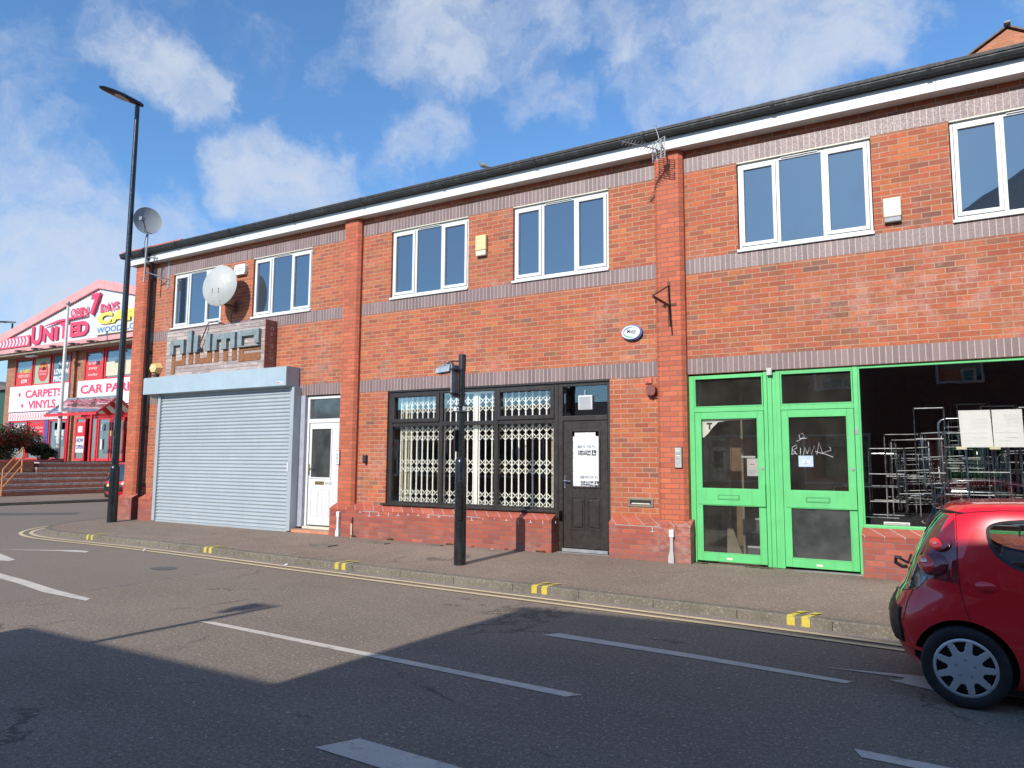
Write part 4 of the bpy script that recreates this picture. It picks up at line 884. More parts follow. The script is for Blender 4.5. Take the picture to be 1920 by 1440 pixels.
# satellite dish, white, between the first two upper windows
def dish(name, lab, loc, R, depth, face, matf, matb, tilt_up, rust=False):
    """face = direction the bowl looks (unit vector)"""
    O = thing(name, lab, 'satellite dish', loc); L = Vector(loc); fd = Vector(face).normalized()
    q = fd.to_track_quat('Z', 'Y').to_matrix().to_4x4(); M_ = Matrix.Translation(L) @ q
    mb = MB(); rings = 10; n = 40
    for side in (0, 1):
        b = len(mb.v)
        for j in range(rings+1):
            r_ = R*j/rings; z_ = depth*(j/rings)**2-depth*.5-(.012 if side else 0)
            for k in range(n): mb.v.append(tuple(M_ @ Vector((r_*math.cos(2*PI*k/n), r_*1.06*math.sin(2*PI*k/n), z_))))
        for j in range(rings):
            for k in range(n):
                mb.f.append((b+j*n+k, b+j*n+(k+1) % n, b+(j+1)*n+(k+1) % n, b+(j+1)*n+k)); mb.mi.append(side)
    B = 0; C = (rings+1)*n
    for k in range(n): mb.f.append((rings*n+k, rings*n+(k+1) % n, C+rings*n+(k+1) % n, C+rings*n+k)); mb.mi.append(1)
    mb.build('dish_bowl', (matf, matb), O, smooth=True, fix=False)
    return O, M_
O, Md = dish('satellite_dish', 'large pale satellite dish with rust streaks between the two leftmost upper windows', (-13.28,-.50,5.31), .43, .10, (-.25,.965,-.10), 'dish_white', 'dish_white', 0)
# the bowl's back faces the street: streaked bolts
for (x, z) in ((.10,-.10),(-.06,-.10),(.08,-.36),(-.08,-.36)):
    p = Md @ Vector((x, z, -.062+.10*((x*x+z*z)/.185))); mb = MB(); mb.cyl(p, p+Vector((0,-.012,0)), .010, n=8); mb.build('bolt', 'rust', O)
    q0 = Md @ Vector((x, z-.01, -.066+.10*((x*x+(z)**2)/.185))); q1 = Md @ Vector((x, z-.07, -.066+.10*((x*x+(z-.07)**2)/.185)))
    mb = MB(); mb.box(x-.006, x+.006, z-.085, z-.01, -.068+.10*((x*x+(z-.04)**2)/.185), -.0655+.10*((x*x+(z-.04)**2)/.185)); mb.xf(Md); mb.build('rust_streak', 'rust_stain', O)
mb = MB(); mb.tube([(-13.30,-.44,4.98),(-13.30,-.30,4.93),(-13.32,-.10,4.93),(-13.32,-.02,4.93)], .022, 10); mb.box(-13.37,-13.27,-.02,-.001,4.80,5.03); mb.tube([(-13.32,-.03,4.83),(-13.30,-.32,4.93)], .012, 6); mb.build('wall_bracket', 'rust', O)
mb = MB(); mb.tube([(-13.44,-.01,4.9),(-13.44,-.01,4.5)], .005, 5); mb.build('cable', 'plastic_dark', O)
# small grey dish on its mast at the left corner
O, Md = dish('satellite_dish', 'small dark grey satellite dish on a tall mast above the gutter at the left corner', (-16.05,-.45,7.20), .31, .07, (.90,-.36,.05), 'dish_grey', 'dish_grey', 0)
mb = MB(); mb.tube([(-16.09,-.42,5.72),(-16.06,-.42,6.95)], .022, 10); mb.build('mast', 'galv', O)
mb = MB(); mb.tube([(-16.09,-.42,6.33),(-15.80,-.01,6.36)], .016, 8); mb.tube([(-16.09,-.42,5.98),(-15.76,-.01,5.85)], .016, 8); mb.tube([(-15.95,-.22,5.93),(-15.76,-.02,5.72)], .012, 6); mb.box(-15.81,-15.75,-.012,-.001,5.62,6.42); mb.build('wall_bracket', 'grey_metal', O)
mb = MB(); mb.tube([(-16.03,-.47,6.93),(-15.90,-.62,7.08),(-15.86,-.68,7.16)], .012, 8); mb.box(-15.90,-15.80,-.76,-.66,7.10,7.19,.01); mb.build('feed_arm', 'galv', O)
mb = MB(); mb.tube([(-15.86,-.68,7.12),(-15.85,-.64,6.98),(-15.93,-.58,6.88),(-16.02,-.46,6.92),(-16.13,-.44,6.7),(-16.11,-.43,6.4)], .006, 6); mb.build('cable', 'plastic_dark', O)
# television aerial above the right pier
A = thing('television_aerial', 'grey television aerial with a perforated reflector clamped over the pier by the fascia', 'aerial', (-3.52, -.5, 6.2))
a0, a1 = Vector((-3.46,-.42,6.22)), Vector((-3.80,-.98,6.20)); dv = (a1-a0)
mb = MB(); mb.tube([a0, a1], .010, 6)
sd_ = dv.cross(Vector((0,0,1))).normalized()
for k in range(11):
    p = a0+dv*(.12+.085*k); L = .085-.003*k; u_ = (sd_*.75+Vector((0,0,1))*.35).normalized(); mb.tube([p-u_*L, p+u_*L], .0045, 5)
    u_ = (sd_*.75-Vector((0,0,1))*.35).normalized(); mb.tube([p-u_*L, p+u_*L], .0045, 5)
mb.build('boom', 'galv', A)
for s in (-1, 1):
    mb = MB(); c = a0+Vector((0,0,s*.085)); q = sd_
    for k in range(5): p = c+Vector((0,0,(k-2)*.034)); mb.tube([p-q*.14, p+q*.14], .006, 5)
    for k in (-.14,-.05,.05,.14): mb.tube([c+q*k-Vector((0,0,.068)), c+q*k+Vector((0,0,.068))], .007, 5)
    mb.build('reflector', 'dish_white', A)
mb = MB(); mb.tube([(-3.44,-.40,6.10),(-3.44,-.36,6.30),(-3.44,-.20,6.30)], .012, 8); mb.tube([(-3.44,-.40,6.28),(-3.47,-.40,6.45),(-3.52,-.38,6.60),(-3.53,-.30,6.66)], .007, 6); mb.box(-3.50,-3.42,-.44,-.36,6.19,6.26,.008); mb.build('mounting_arm', 'galv', A)
# rusty hanging sign bracket on the right pier
Bk = thing('sign_bracket', 'rusty empty hanging-sign bracket bolted to the right-hand pier', 'bracket', (-3.44,-.11,3.9))
bx_ = -3.44
mb = MB(); mb.box(bx_-.02,bx_+.02,-.122,-.1105,3.60,4.27); mb.box(bx_-.11,bx_+.11,-.118,-.1105,3.90,3.94); mb.build('back_plate', 'rust', Bk)
mb = MB(); mb.box(bx_-.012,bx_+.012,-.83,-.12,3.895,3.925); mb.build('arm', 'rust', Bk)
mb = MB(); mb.tube([(bx_,-.125,4.21),(bx_,-.82,3.925)], .013, 6); mb.build('brace', 'rust', Bk)
for yk in (-.30,-.70):
    mb = MB(); mb.tube([(bx_,yk+.028*math.cos(a*PI/6),3.868+.028*math.sin(a*PI/6)) for a in range(13)], .006, 6, False); mb.build('ring', 'rust', Bk)
# alarm boxes
def alarm(x0, x1, z0, z1, lab, topm, botm, frac):
    O = thing('alarm_box', lab, 'alarm box', ((x0+x1)/2, 0, z0)); zc = z0+(z1-z0)*frac
    mb = MB(); mb.box(x0,x1,-.075,-.001,zc,z1,.014); mb.build('cover', topm, O)
    mb = MB(); mb.box(x0+.006,x1-.006,-.07,-.001,z0,zc-.001,.012); mb.build('strobe', botm, O)
alarm(-6.955,-6.735,5.165,5.535,'yellowed alarm box on the brickwork between the two middle upper windows','alarm_yellow','alarm_cream',.26)
alarm(-.545,-.335,4.72,5.045,'cream alarm box with a grey base between the two right upper windows','alarm_cream','grey_ink',.2)
O = thing('alarm_box', 'small white alarm box between the white dish and the second upper window', 'alarm box', (-13.15, 0, 5.6))
mb = MB(); mb.prism([(-13.33,5.68),(-13.29,5.62),(-13.0,5.62),(-12.97,5.69),(-12.97,5.80),(-13.0,5.85),(-13.30,5.85),(-13.33,5.80)], 'y', -.08, -.001); mb.build('cover', 'plastic_white', O)
mb = MB(); mb.box(-13.22,-13.03,-.083,-.0802,5.745,5.757); mb.box(-13.22,-13.05,-.083,-.0802,5.705,5.715); mb.box(-13.29,-13.26,-.083,-.0802,5.69,5.72); mb.build('printed_line', 'grey_ink', O)
O = thing('alarm_box', 'yellow hexagonal alarm box just above the left end of the shutter box', 'alarm box', (-16.0, 0, 3.55))
mb = MB(); hx = [(-16.0+.19*math.cos(a), 3.72+.155*math.sin(a)) for a in [k*PI/3 for k in range(6)]]; n = 6
mb.add([(p[0], -.001, p[1]) for p in hx]+[(-16.0+(p[0]+16.0)*.72, -.13, 3.72+(p[1]-3.72)*.72) for p in hx], [tuple(range(6, 12))]+[(i, (i+1) % 6, 6+(i+1) % 6, 6+i) for i in range(6)]); mb.build('cover', 'hex_yellow', O)
mb = MB(); mb.box(-16.05,-15.97,-.134,-.1305,3.69,3.75,.0); mb.build('label', 'alarm_cream', O); mb = MB(); mb.box(-16.07,-15.93,-.09,-.001,3.52,3.563,.01); mb.build('strobe', 'plastic_dark', O)
O = thing('alarm_box', 'oval white alarm box with blue rim and swoosh lettered Mono, left of the right-hand pier', 'alarm box', (-4.06, 0, 3.5))
def ell(cx, cz, a, b, y0, y1, n=36): 
    m = MB(); m.prism([(cx+a*math.cos(2*PI*k/n), cz+b*math.sin(2*PI*k/n)) for k in range(n)], 'y', y0, y1); return m
ell(-4.06,3.565,.165,.118,-.055,-.001).build('rim', 'blue_plastic', O, smooth=True); ell(-4.068,3.567,.150,.104,-.075,-.0555).build('cover', 'plastic_white', O, smooth=True)
def arc(cx, cz, a, b, t0, t1, w0, y0, y1, n=18):
    m = MB(); P = []
    for k in range(n+1):
        t_ = math.radians(t0+(t1-t0)*k/n); ww = w0*math.sin(PI*k/n)+.0015; P.append(((cx+a*math.cos(t_), cz+b*math.sin(t_)), (cx+(a-ww)*math.cos(t_), cz+(b-ww)*math.sin(t_))))
    for (p, q), (r_, s_) in zip(P, P[1:]): m.quad((p[0],y0,p[1]),(q[0],y0,q[1]),(s_[0],y0,s_[1]),(r_[0],y0,r_[1]))
    return m
arc(-4.068,3.567,.125,.085,60,200,.022,-.0765,0).build('swoosh', 'blue_ink', O, fix=False); arc(-4.068,3.567,.125,.085,170,300,.022,-.077,0).build('swoosh', 'green_ink', O, fix=False)
fit_text('Mono', -4.125,-3.985,3.555,3.612,-.0752,.01,.003).build('lettering', 'black_ink', O); mb = MB(); mb.box(-4.06,-3.99,-.078,-.0752,3.537,3.545); mb.build('lettering', 'blue_ink', O)
# bell, sensor, entry panels, letter slot, conduits
O = thing('alarm_bell', 'rusty red alarm bell with looped conduit beside the right-hand pier', 'bell', (-3.76, 0, 2.7))
mb = MB(); mb.prism([(-3.83,2.63),(-3.79,2.585),(-3.71,2.585),(-3.685,2.63),(-3.685,2.70),(-3.73,2.735),(-3.80,2.735),(-3.83,2.70)], 'y', -.10, -.015); mb.build('bell_cover', 'bell_red', O)
mb = MB(); mb.box(-3.87,-3.76,-.03,-.001,2.77,2.86); mb.build('backing_block', 'terracotta', O)
mb = MB(); mb.tube([(-3.82,-.04,2.80),(-3.825,-.03,2.70),(-3.825,-.025,2.58),(-3.80,-.025,2.545),(-3.70,-.025,2.545),(-3.665,-.025,2.57),(-3.66,-.03,2.64)], .007, 6); mb.ball((-3.755,-.09,2.575), .013, 8, 6); mb.build('conduit', 'bell_red', O)
O = thing('motion_sensor', 'small black sensor on the brickwork left of the black window', 'sensor', (-9.41, 0, 1.6)); mb = MB(); mb.box(-9.455,-9.375,-.07,-.001,1.53,1.69,.018); mb.build('housing', 'plastic_dark', O); mb = MB(); mb.ball((-9.41,-.07,1.555), .028, 10, 6); mb.build('lens', 'plastic_dark', O)
def entry(x0, x1, z0, z1, y, lab, white):
    O = thing('door_entry_panel', lab, 'entry panel', (x0, y, z0)); mb = MB(); mb.box(x0-.008,x1+.008,y-.012,y-.0005,z0-.008,z1+.008,.003); mb.build('back_plate', 'plastic_dark', O)
    mb = MB(); mb.box(x0,x1,y-.032,y-.0122,z0,z1,.006); mb.build('face_plate', 'plastic_white' if white else 'entry_steel', O)
    w_ = x1-x0; h = z1-z0
    for k in range(4):
        zc = z1-.05-.033*k*h/.28; mb = MB(); mb.box(x0+w_*.2,x1-w_*.2,y-.038,y-.0322,zc-.009,zc+.009,.003); mb.build('button', 'grey_ink' if k%2 else 'alarm_cream', O)
    mb = MB()
    for k in range(4): mb.box(x0+w_*.22,x1-w_*.22,y-.034,y-.0322,z0+.03+.018*k,z0+.036+.018*k)
    mb.build('speaker_slots', 'grey_ink', O)
entry(-10.075+.01,-9.975,1.50,1.765,-.111,'white door entry panel on the pier right of the white door',True)
entry(-3.385,-3.285,1.505,1.795,-.111,'steel door entry panel on the pier left of the green doors',False)
O = thing('letter_slot', 'bronze letter slot set in the brickwork right of the black door', 'letter slot', (-3.97, 0, .92))
mb = MB(); ring(mb, -4.165,-3.765,.915,1.045,.032,.032,.03,.03,-.022,.0,.004); mb.build('surround', 'curtain_cream', O); MATS['bronze'] = simple('bronze_', (.24,.19,.14), .55, metal=.3); bpy.data.objects[O.name].children[0].data.materials[0] = MATS['bronze']
mb = MB(); mb.box(-4.13,-3.80,-.008,-.002,.947,1.013); mb.build('flap', 'plastic_dark', O); mb = MB(); mb.prism([(-4.12,.955),(-3.81,.955),(-3.83,.972),(-4.10,.972)], 'y', -.012, -.0085); mb.build('flap_lip', 'alarm_cream', O)
for (x, lab) in ((-9.855,'white plastic cable cover on the plinth right of the white door'),(-3.42,'white plastic cable cover on the plinth left of the green doors')):
    O = thing('cable_cover', lab, 'cable cover', (x,-.2,.2)); zb = .13 if x > -5 else .165
    mb = MB(); mb.box(x-.035,x+.035,-.262,-.2005,.52,.625,.008); mb.build('cap', 'plastic_white', O)
    mb = MB(); mb.prism([(x-.022,.52),(x+.022,.52),(x+.022,.32),(x+.03,.26),(x+.03,zb),(x-.05,zb),(x-.05,.25),(x-.022,.33)], 'y', -.255, -.2005); mb.build('shaft', 'dish_white' if x > -5 else 'plastic_white', O)
mb = MB(); mb.tube([(-9.53,-.225,.15),(-9.53,-.225,.42)], .016, 8); O = thing('conduit_stub', 'short cream conduit with a rusty top at the foot of the brick plinth', 'pipe', (-9.53,-.22,.15)); mb.build('pipe', 'alarm_cream', O); mb = MB(); mb.tube([(-9.53,-.225,.42),(-9.53,-.225,.50),(-9.53,-.205,.54)], .018, 8); mb.build('pipe_top', 'bell_red', O)
# timber sign box with the raised lettering
O = thing('shop_sign', 'weathered plank sign box reading plume in slate and rust letters, standing on the shutter box', 'sign', (-13.6, -.15, 3.46))
mb = MB(); mb.box(-15.26,-12.00,-.30,-.004,3.455,4.475); sg = mb.build('sign_box', 'weathered_wood', O)
mb = MB(); mb.box(-11.998,-11.978,-.302,-.004,3.455,4.478); mb.build('end_board', 'warm_wood', O)
CW = .62   # letters drawn on a grid: x in units, z split into upper slate and lower rust halves
yT, yB = -.372, -.314; ZM = 3.93
def LBOX(x0, x1, z0, z1): 
    """letter bar, split at the colour line"""
    if z1 > ZM: up.box(x0, x1, yT, -.3005, max(z0, ZM), z1, .004)
    if z0 < ZM: lo.box(x0, x1, yB, -.3005, z0, min(z1, ZM-.0015))
letters = {'p': [(-15.03,-14.91,3.50,4.25),(-14.91,-14.67,4.13,4.25),(-14.67,-14.55,3.68,4.25),(-14.91,-14.67,3.68,3.79)],
 'l': [(-14.43,-14.28,3.68,4.43)],
 'u': [(-14.20,-14.06,3.68,4.31),(-14.06,-13.80,3.68,3.80),(-13.80,-13.64,3.68,4.31)],
 'm': [(-13.56,-13.42,3.68,4.28),(-13.42,-12.84,4.15,4.28),(-13.27,-13.11,3.68,4.15),(-12.98,-12.84,3.68,4.15)],
 'e': [(-12.76,-12.62,3.64,4.29),(-12.62,-12.24,4.16,4.29),(-12.24,-12.10,3.99,4.29),(-12.62,-12.10,3.865,3.955),(-12.62,-12.10,3.64,3.80)]}
for k_, bars in letters.items():
    up, lo = MB(), MB()
    for bbx in bars: LBOX(*bbx)
    if up.v: up.build('letter_top', 'sign_slate', O)
    if lo.v and k_ != 'm': lo.build('letter_base', 'sign_rust', O)
    elif lo.v:
        for a_, b_, c_, d_ in bars:
            if c_ < ZM: MB().box(a_, b_, yB, -.3005, c_, min(d_, ZM-.0015), .004).build('letter_base', 'sign_rust', O)
for i, ch in enumerate('ORIGIN'):
    m = text_mb(ch, .11, .003, 0); m.xf(Matrix.Translation((-11.977,-.17,4.27-.125*i)) @ Matrix.Rotation(PI/2, 4, 'Z') @ Matrix.Rotation(PI/2, 4, 'X')); m.build('side_letter', 'letter_pale', O)
L_ = thing('torn_cable', 'loose torn copper cable and junction hanging over the letters of the plank sign', 'cable', (-13.9, -.36, 4.2))
mb = MB(); mb.tube([(-13.55,-.05,4.53),(-13.65,-.20,4.60),(-13.78,-.33,4.56),(-13.83,-.36,4.40),(-13.90,-.37,4.25),(-13.98,-.37,4.10),(-14.0,-.36,3.99)], .014, 6); mb.build('cable', 'rust', L_); mb = MB(); mb.ball((-14.0,-.365,4.0), (.06,.03,.05), 8, 6); mb.tube([(-14.0,-.36,4.0),(-14.1,-.37,3.95)], .01, 5); mb.tube([(-13.97,-.36,4.0),(-13.92,-.37,3.93)], .008, 5); mb.build('junction', 'plastic_dark', L_)
# pigeon
O = thing('pigeon', 'grey pigeon perched on the gutter edge above the middle bay', 'pigeon', (-6.66,-.30,6.60))
P_ = Vector((-6.66,-.30,6.60)); mb = MB(); n0 = 0
mb.tube([P_+Vector(v) for v in ((.16,.0,.025),(.10,0,.045),(.04,0,.075),(-.02,0,.095),(-.055,0,.125),(-.065,0,.155),(-.08,0,.165),(-.10,0,.158))], [.006,.02,.042,.045,.026,.021,.018,.004], 10); mb.build('body', 'pigeon_grey', O, smooth=True)
for s in (-1, 1): MB().tube([P_+Vector((0,.015*s,.06)), P_+Vector((0,.015*s,.0))], .003, 5).build('leg', 'terracotta', O)

# ------------------------------------------------------------------ street furniture
def lamp(name, lab, loc, H, base_r=.10, head_len=.75, dirx=0., diry=-1., group=None):
    O = thing(name, lab, 'street lamp', loc, group=group); L = Vector(loc); v = lambda x, y, z: L+Vector((x, y, z))
    mb = MB(); mb.tube([v(0,0,-.1),v(0,0,1.17),v(0,0,1.20),v(0,0,1.24)], [base_r,base_r,base_r*.97,base_r*.72], 20); mb.build('base_section', 'black_paint', O, smooth=True)
    mb = MB(); mb.tube([v(0,0,1.241),v(0,0,H*.5),v(0,0,H)], [base_r*.70,base_r*.62,base_r*.5], 18); mb.build('column', 'black_paint', O, smooth=True)
    d = Vector((dirx, diry, 0)).normalized(); s = Vector((-d.y, d.x, 0)); mb = MB(); st = []
    for t_, wd, th, up_ in ((-.12,.05,.045,0),(-.05,.075,.06,.01),(.12,.10,.065,.03),(.35,.13,.07,.06),(.6,.125,.06,.09),(.78,.085,.045,.11),(.86,.03,.02,.118)):
        t_ *= head_len/.78
        c = L+Vector((0,0,H+.04+up_*.6))+d*t_; st.append([c+s*wd*math.cos(a)+Vector((0,0,1.35*th*(math.sin(a) if math.sin(a) > 0 else .35*math.sin(a)))) for a in [2*PI*k/16 for k in range(16)]])
    b = 0
    for rg in st: mb.v += [tuple(p) for p in rg]
    for i in range(len(st)-1):
        for k in range(16): mb.f.append((i*16+k, i*16+(k+1) % 16, (i+1)*16+(k+1) % 16, (i+1)*16+k)); mb.mi.append(0)
    mb.f += [tuple(range(16)), tuple(range((len(st)-1)*16, len(st)*16))]; mb.mi += [0, 0]; mb.build('lamp_head', 'black_paint', O, smooth=True)
    mb = MB(); m = L+Vector((0,0,H+.04+.044-.026))+d*.42*head_len/.78
    mb.v = [tuple(m+d*.23*math.cos(a)+s*.095*math.sin(a)+Vector((0,0,.028*math.cos(a)))) for a in [2*PI*k/20 for k in range(20)]]+[tuple(m+d*.20*math.cos(a)+s*.08*math.sin(a)+Vector((0,0,.026*math.cos(a)-.012))) for a in [2*PI*k/20 for k in range(20)]]
    mb.f = [tuple(range(20,40))]+[(i,(i+1)%20,20+(i+1)%20,20+i) for i in range(20)]; mb.mi = [0]*21; mb.build('lamp_lens', 'lens_glass', O)
    mb = MB(); mb.cyl(L+Vector((0,0,H+.10))+d*.08, L+Vector((0,0,H+.15))+d*.08, .018, n=8); mb.build('photocell', 'plastic_dark', O)
    return O
O = lamp('street_lamp', 'tall black street lamp at the pavement corner left of the terrace', (-16.34,-.69,.19), 9.84, .105, .80, -.12, -1)
mb = MB(); mb.box(-16.43,-16.40,-.80,-.72,2.10,2.22); mb.build('number_plate', 'hex_yellow', O)
O = thing('sign_post', 'short black post on the pavement carrying side-on road signs and a sign light', 'sign post', (-6.02,-1.78,.12)); X0, Y0 = -6.02, -1.78
mb = MB(); mb.tube([(X0,Y0,.05),(X0,Y0,1.56),(X0,Y0,1.60),(X0,Y0,1.645)], [.086,.086,.080,.048], 20); mb.build('base_section', 'black_paint', O, smooth=True)
mb = MB(); mb.box(X0-.01,X0+.075,Y0-.092,Y0-.03,.75,1.30,.006); mb.build('access_door', 'black_paint', O)
mb = MB(); mb.tube([(X0,Y0,1.646),(X0,Y0,3.11)], .045, 18); mb.build('post', 'black_paint', O, smooth=True)
mb = MB(); mb.cyl((X0,Y0,2.92),(X0,Y0,3.135),.054,n=18); mb.build('post_cap', 'plastic_dark', O, smooth=True)
mb = MB(); mb.box(X0-.085,X0-.070,Y0-.17,Y0+.13,2.50,2.98,.006); sp = mb.build('sign_plate', 'grey_metal', O)
for z in (2.55,2.90):
    mb = MB(); mb.box(X0-.070,X0-.040,Y0-.20,Y0+.10,z-.015,z+.015); mb.tube([(X0+.052*math.cos(a*PI/8),Y0+.052*math.sin(a*PI/8),z) for a in range(17)], .008, 5, False); mb.build('sign_clamp', 'plastic_dark', sp)
mb = MB(); mb.box(X0-.062,X0-.047,Y0-.10,Y0+.05,1.72,2.03,.004); mb.build('small_sign_plate', 'plastic_dark', O)
mb = MB(); mb.tube([(X0,Y0,3.04),(X0-.14,Y0-.03,3.045),(X0-.24,Y0-.05,3.02)], .012, 8); mb.build('lamp_arm', 'black_paint', O)
mb = MB(); a, b = X0-.44, X0-.15
hp = [(-.075,-.04),(-.055,.05),(0,.10),(.05,.09),(.085,.03),(.09,-.04)]
vs = [(a+.04, Y0-.05+y, 2.90+z*.8) for y, z in hp]+[(b, Y0-.05+y, 2.93+z) for y, z in hp]; nn = len(hp)
mb.add(vs, [tuple(range(nn)), tuple(range(nn, 2*nn))]+[(i, i+1, nn+i+1, nn+i) for i in range(nn-1)]); SL = mb.build('sign_light', 'grey_metal', O)
mb = MB(); mb.box(a+.06,b-.02,Y0-.11,Y0+.02,2.905,2.93); mb.build('light_lens', 'lens_glass', SL)
for k in range(2): MB().cyl((b-.05-.08*k,Y0-.08,3.02),(b-.05-.08*k,Y0-.08,3.04),.022,n=10).build('light_screw', 'galv', SL)
mb = MB(); 
for z in (2.38,2.30): mb.box(X0-.11,X0+.11,Y0-.065,Y0+.065,z-.006,z+.006)
mb.build('band_clamp', 'plastic_dark', O)
MB().box(X0-.10,X0-.055,Y0-.058,Y0-.05,2.31,2.37).build('band_plate', 'plastic_white', O); MB().box(X0+.055,X0+.10,Y0-.058,Y0-.05,2.31,2.37).build('band_plate', 'grey_metal', O)
lamp('street_lamp', 'far grey street lamp cut off by the left edge beyond the carpet store', (-52,13.3,0), 10.3, .11, 1.3, -.9, -.4)

# ------------------------------------------------------------------ carpet store
C = thing('carpet_store', 'carpet store with red-edged corrugated gable, red letters and red-framed shopfront', 'shop building', (-36, 10, 1.43))
GY = 9.2
ap = (-34.9, 10.19); sl = .2165
zt = lambda x: ap[1]-sl*abs(x-ap[0])
XLs, XRs = -46.6, -23.2
mb = MB(); x = XLs; k = 0
while x < XRs:      # corrugated cladding
    dx = .11; x2 = min(x+dx, XRs); y0_ = GY+(.0 if k % 2 == 0 else .018); y1_ = y0_
    mb.quad((x,y0_,7.25),(x+dx*.8,y1_,7.25),(x+dx*.8,y1_,zt(x+dx*.8)-.3),(x,y0_,zt(x)-.3)); yn = GY+(.018 if k % 2 == 0 else .0)
    mb.quad((x+dx*.8,y1_,7.25),(x2,yn,7.25),(x2,yn,zt(x2)-.3),(x+dx*.8,y1_,zt(x+dx*.8)-.3)); x = x2; k += 1
mb.build('gable_cladding', 'cladding', C, fix=False)
mb = MB(); mb.prism([(XLs,zt(XLs)),(ap[0],ap[1]),(XRs,zt(XRs)),(XRs,zt(XRs)-.42),(ap[0],ap[1]-.42),(XLs,zt(XLs)-.42)], 'y', GY-.12, GY-.03); mb.build('verge_trim', 'red_faded', C)
mb = MB(); mb.box(XLs,XRs,GY-.10,GY-.02,7.15,7.36); mb.build('lower_trim', 'red_faded', C)
mb = MB(); mb.box(XLs,XRs,GY-.0,10.02,7.02,7.145); mb.build('soffit', 'interior_hall', C)
mb = MB(); mb.quad((XLs,GY,zt(XLs)),(ap[0],GY,ap[1]),(ap[0],30,ap[1]),(XLs,30,zt(XLs))); mb.quad((XRs,GY,zt(XRs)),(XRs,30,zt(XRs)),(ap[0],30,ap[1]),(ap[0],GY,ap[1])); mb.build('roof', 'slate_tile', C, fix=False)
# front wall with openings
wins = [(-44.1,-42.25),(-42.15,-40.45),(-40.3,-38.55),(-37.25,-35.6),(-35.5,-33.2),(-33.0,-31.2),(-31.0,-29)]
low = [(-44.1,-42.4),(-42.3,-40.65),(-40.2,-38.55),(-37.3,-31.5)]
hs_ = [(-44.1,-38.5,1.55,3.55),(-44.1,-38.5,5.45,7.0),(-37.3,-29,5.45,7.0),(-37.3,-29,1.45,3.75)]
mb = MB(); wall_grid(mb, -45.0, -24.5, .0, 7.02, hs_, 10., .25); mb.quad((-45,10,0),(-45,10,7.02),(-45,29,7.02),(-45,29,0)); mb.quad((-24.5,10,0),(-24.5,29,0),(-24.5,29,7.02),(-24.5,10,7.02)); mb.build('brick_wall', 'store_brick', C, fix=False)
mb = MB(); mb.quad((-44.9,10.6,1.4),(-24.6,10.6,1.4),(-24.6,10.6,7.0),(-44.9,10.6,7.0)); mb.build('interior', 'interior_dark', C, fix=False)
mb = MB(); mb.box(-38.12,-37.92,9.86,9.999,1.43,7.0); mb.build('brick_pilaster', 'store_brick', C)
def swin(a, b, z0, z1):
    mb = MB(); ring(mb, a, b, z0, z1, .09, .09, .07, .07, 9.98, 10.08, 0.); W = mb.build('window', 'red_frame', C)
    mb = MB(); mb.box(a+.09,b-.09,10.04,10.05,z0+.07,z1-.07); mb.build('pane', 'store_glass', W); return W
W = []
for a, b in wins: W.append(swin(a, b, 5.45, 7.0))
def poster(a, b, z0, z1, mat, par, name='poster'): m = MB(); m.box(a, b, 10.015, 10.03, z0, z1); return m.build(name, mat, par)
poster(-43.95,-42.4,5.52,6.25,'poster_red',W[0]); fit_text('OF CARPETS',-43.6,-42.5,6.18,6.36,10.013,.02,.005).build('poster_text','yellow_letter',W[0]); fit_text('FROM ONLY',-43.7,-42.55,5.93,6.11,10.013,.0,.005).build('poster_text','pink_white',W[0]); fit_text('£3.99',-43.4,-42.8,5.62,5.84,10.013,.03,.005).build('poster_text','plastic_white',W[0])
poster(-42.05,-40.55,5.52,6.9,'poster_green',W[1]); m = MB(); m.prism([(-41.2+.5*math.cos(a),6.15+.52*math.sin(a)) for a in [2*PI*k/24 for k in range(24)]], 'y', 10.005, 10.014); m.build('poster_disc','poster_red',W[1])
fit_text('FREE',-41.5,-40.9,6.38,6.48,10.004,.0,.004).build('poster_text','lime',W[1]); fit_text('UNDERLAY &',-41.55,-40.85,6.14,6.24,10.004,.0,.004).build('poster_text','pink_white',W[1]); fit_text('FITTING',-41.5,-40.9,5.97,6.07,10.004,.0,.004).build('poster_text','pink_white',W[1])
poster(-40.2,-38.65,5.52,6.9,'teal_poster',W[2])
for i, (tx, x0, x1) in enumerate((('% OFF',-39.7,-38.8),('LOW ON',-40.1,-38.75),('PRICE',-40.15,-39.2))): fit_text(tx,x0,x1,6.32-.38*i,6.60-.38*i,10.013,.04,.005).build('poster_text','plastic_white',W[2])
poster(-37.15,-35.7,5.52,6.4,'poster_red',W[3]); 
for i, (tx, x0, x1) in enumerate((('to take',-36.95,-36.1),('away',-36.9,-36.15),('today',-36.95,-36.1))): fit_text(tx,x0,x1,6.25-.30*i,6.42-.30*i,10.013,.0,.005).build('poster_text','pink_white',W[3])
poster(-35.4,-33.3,5.6,6.3,'curtain_cream',W[4])  # muted cream sheet paints in a brownish reflection on this pane
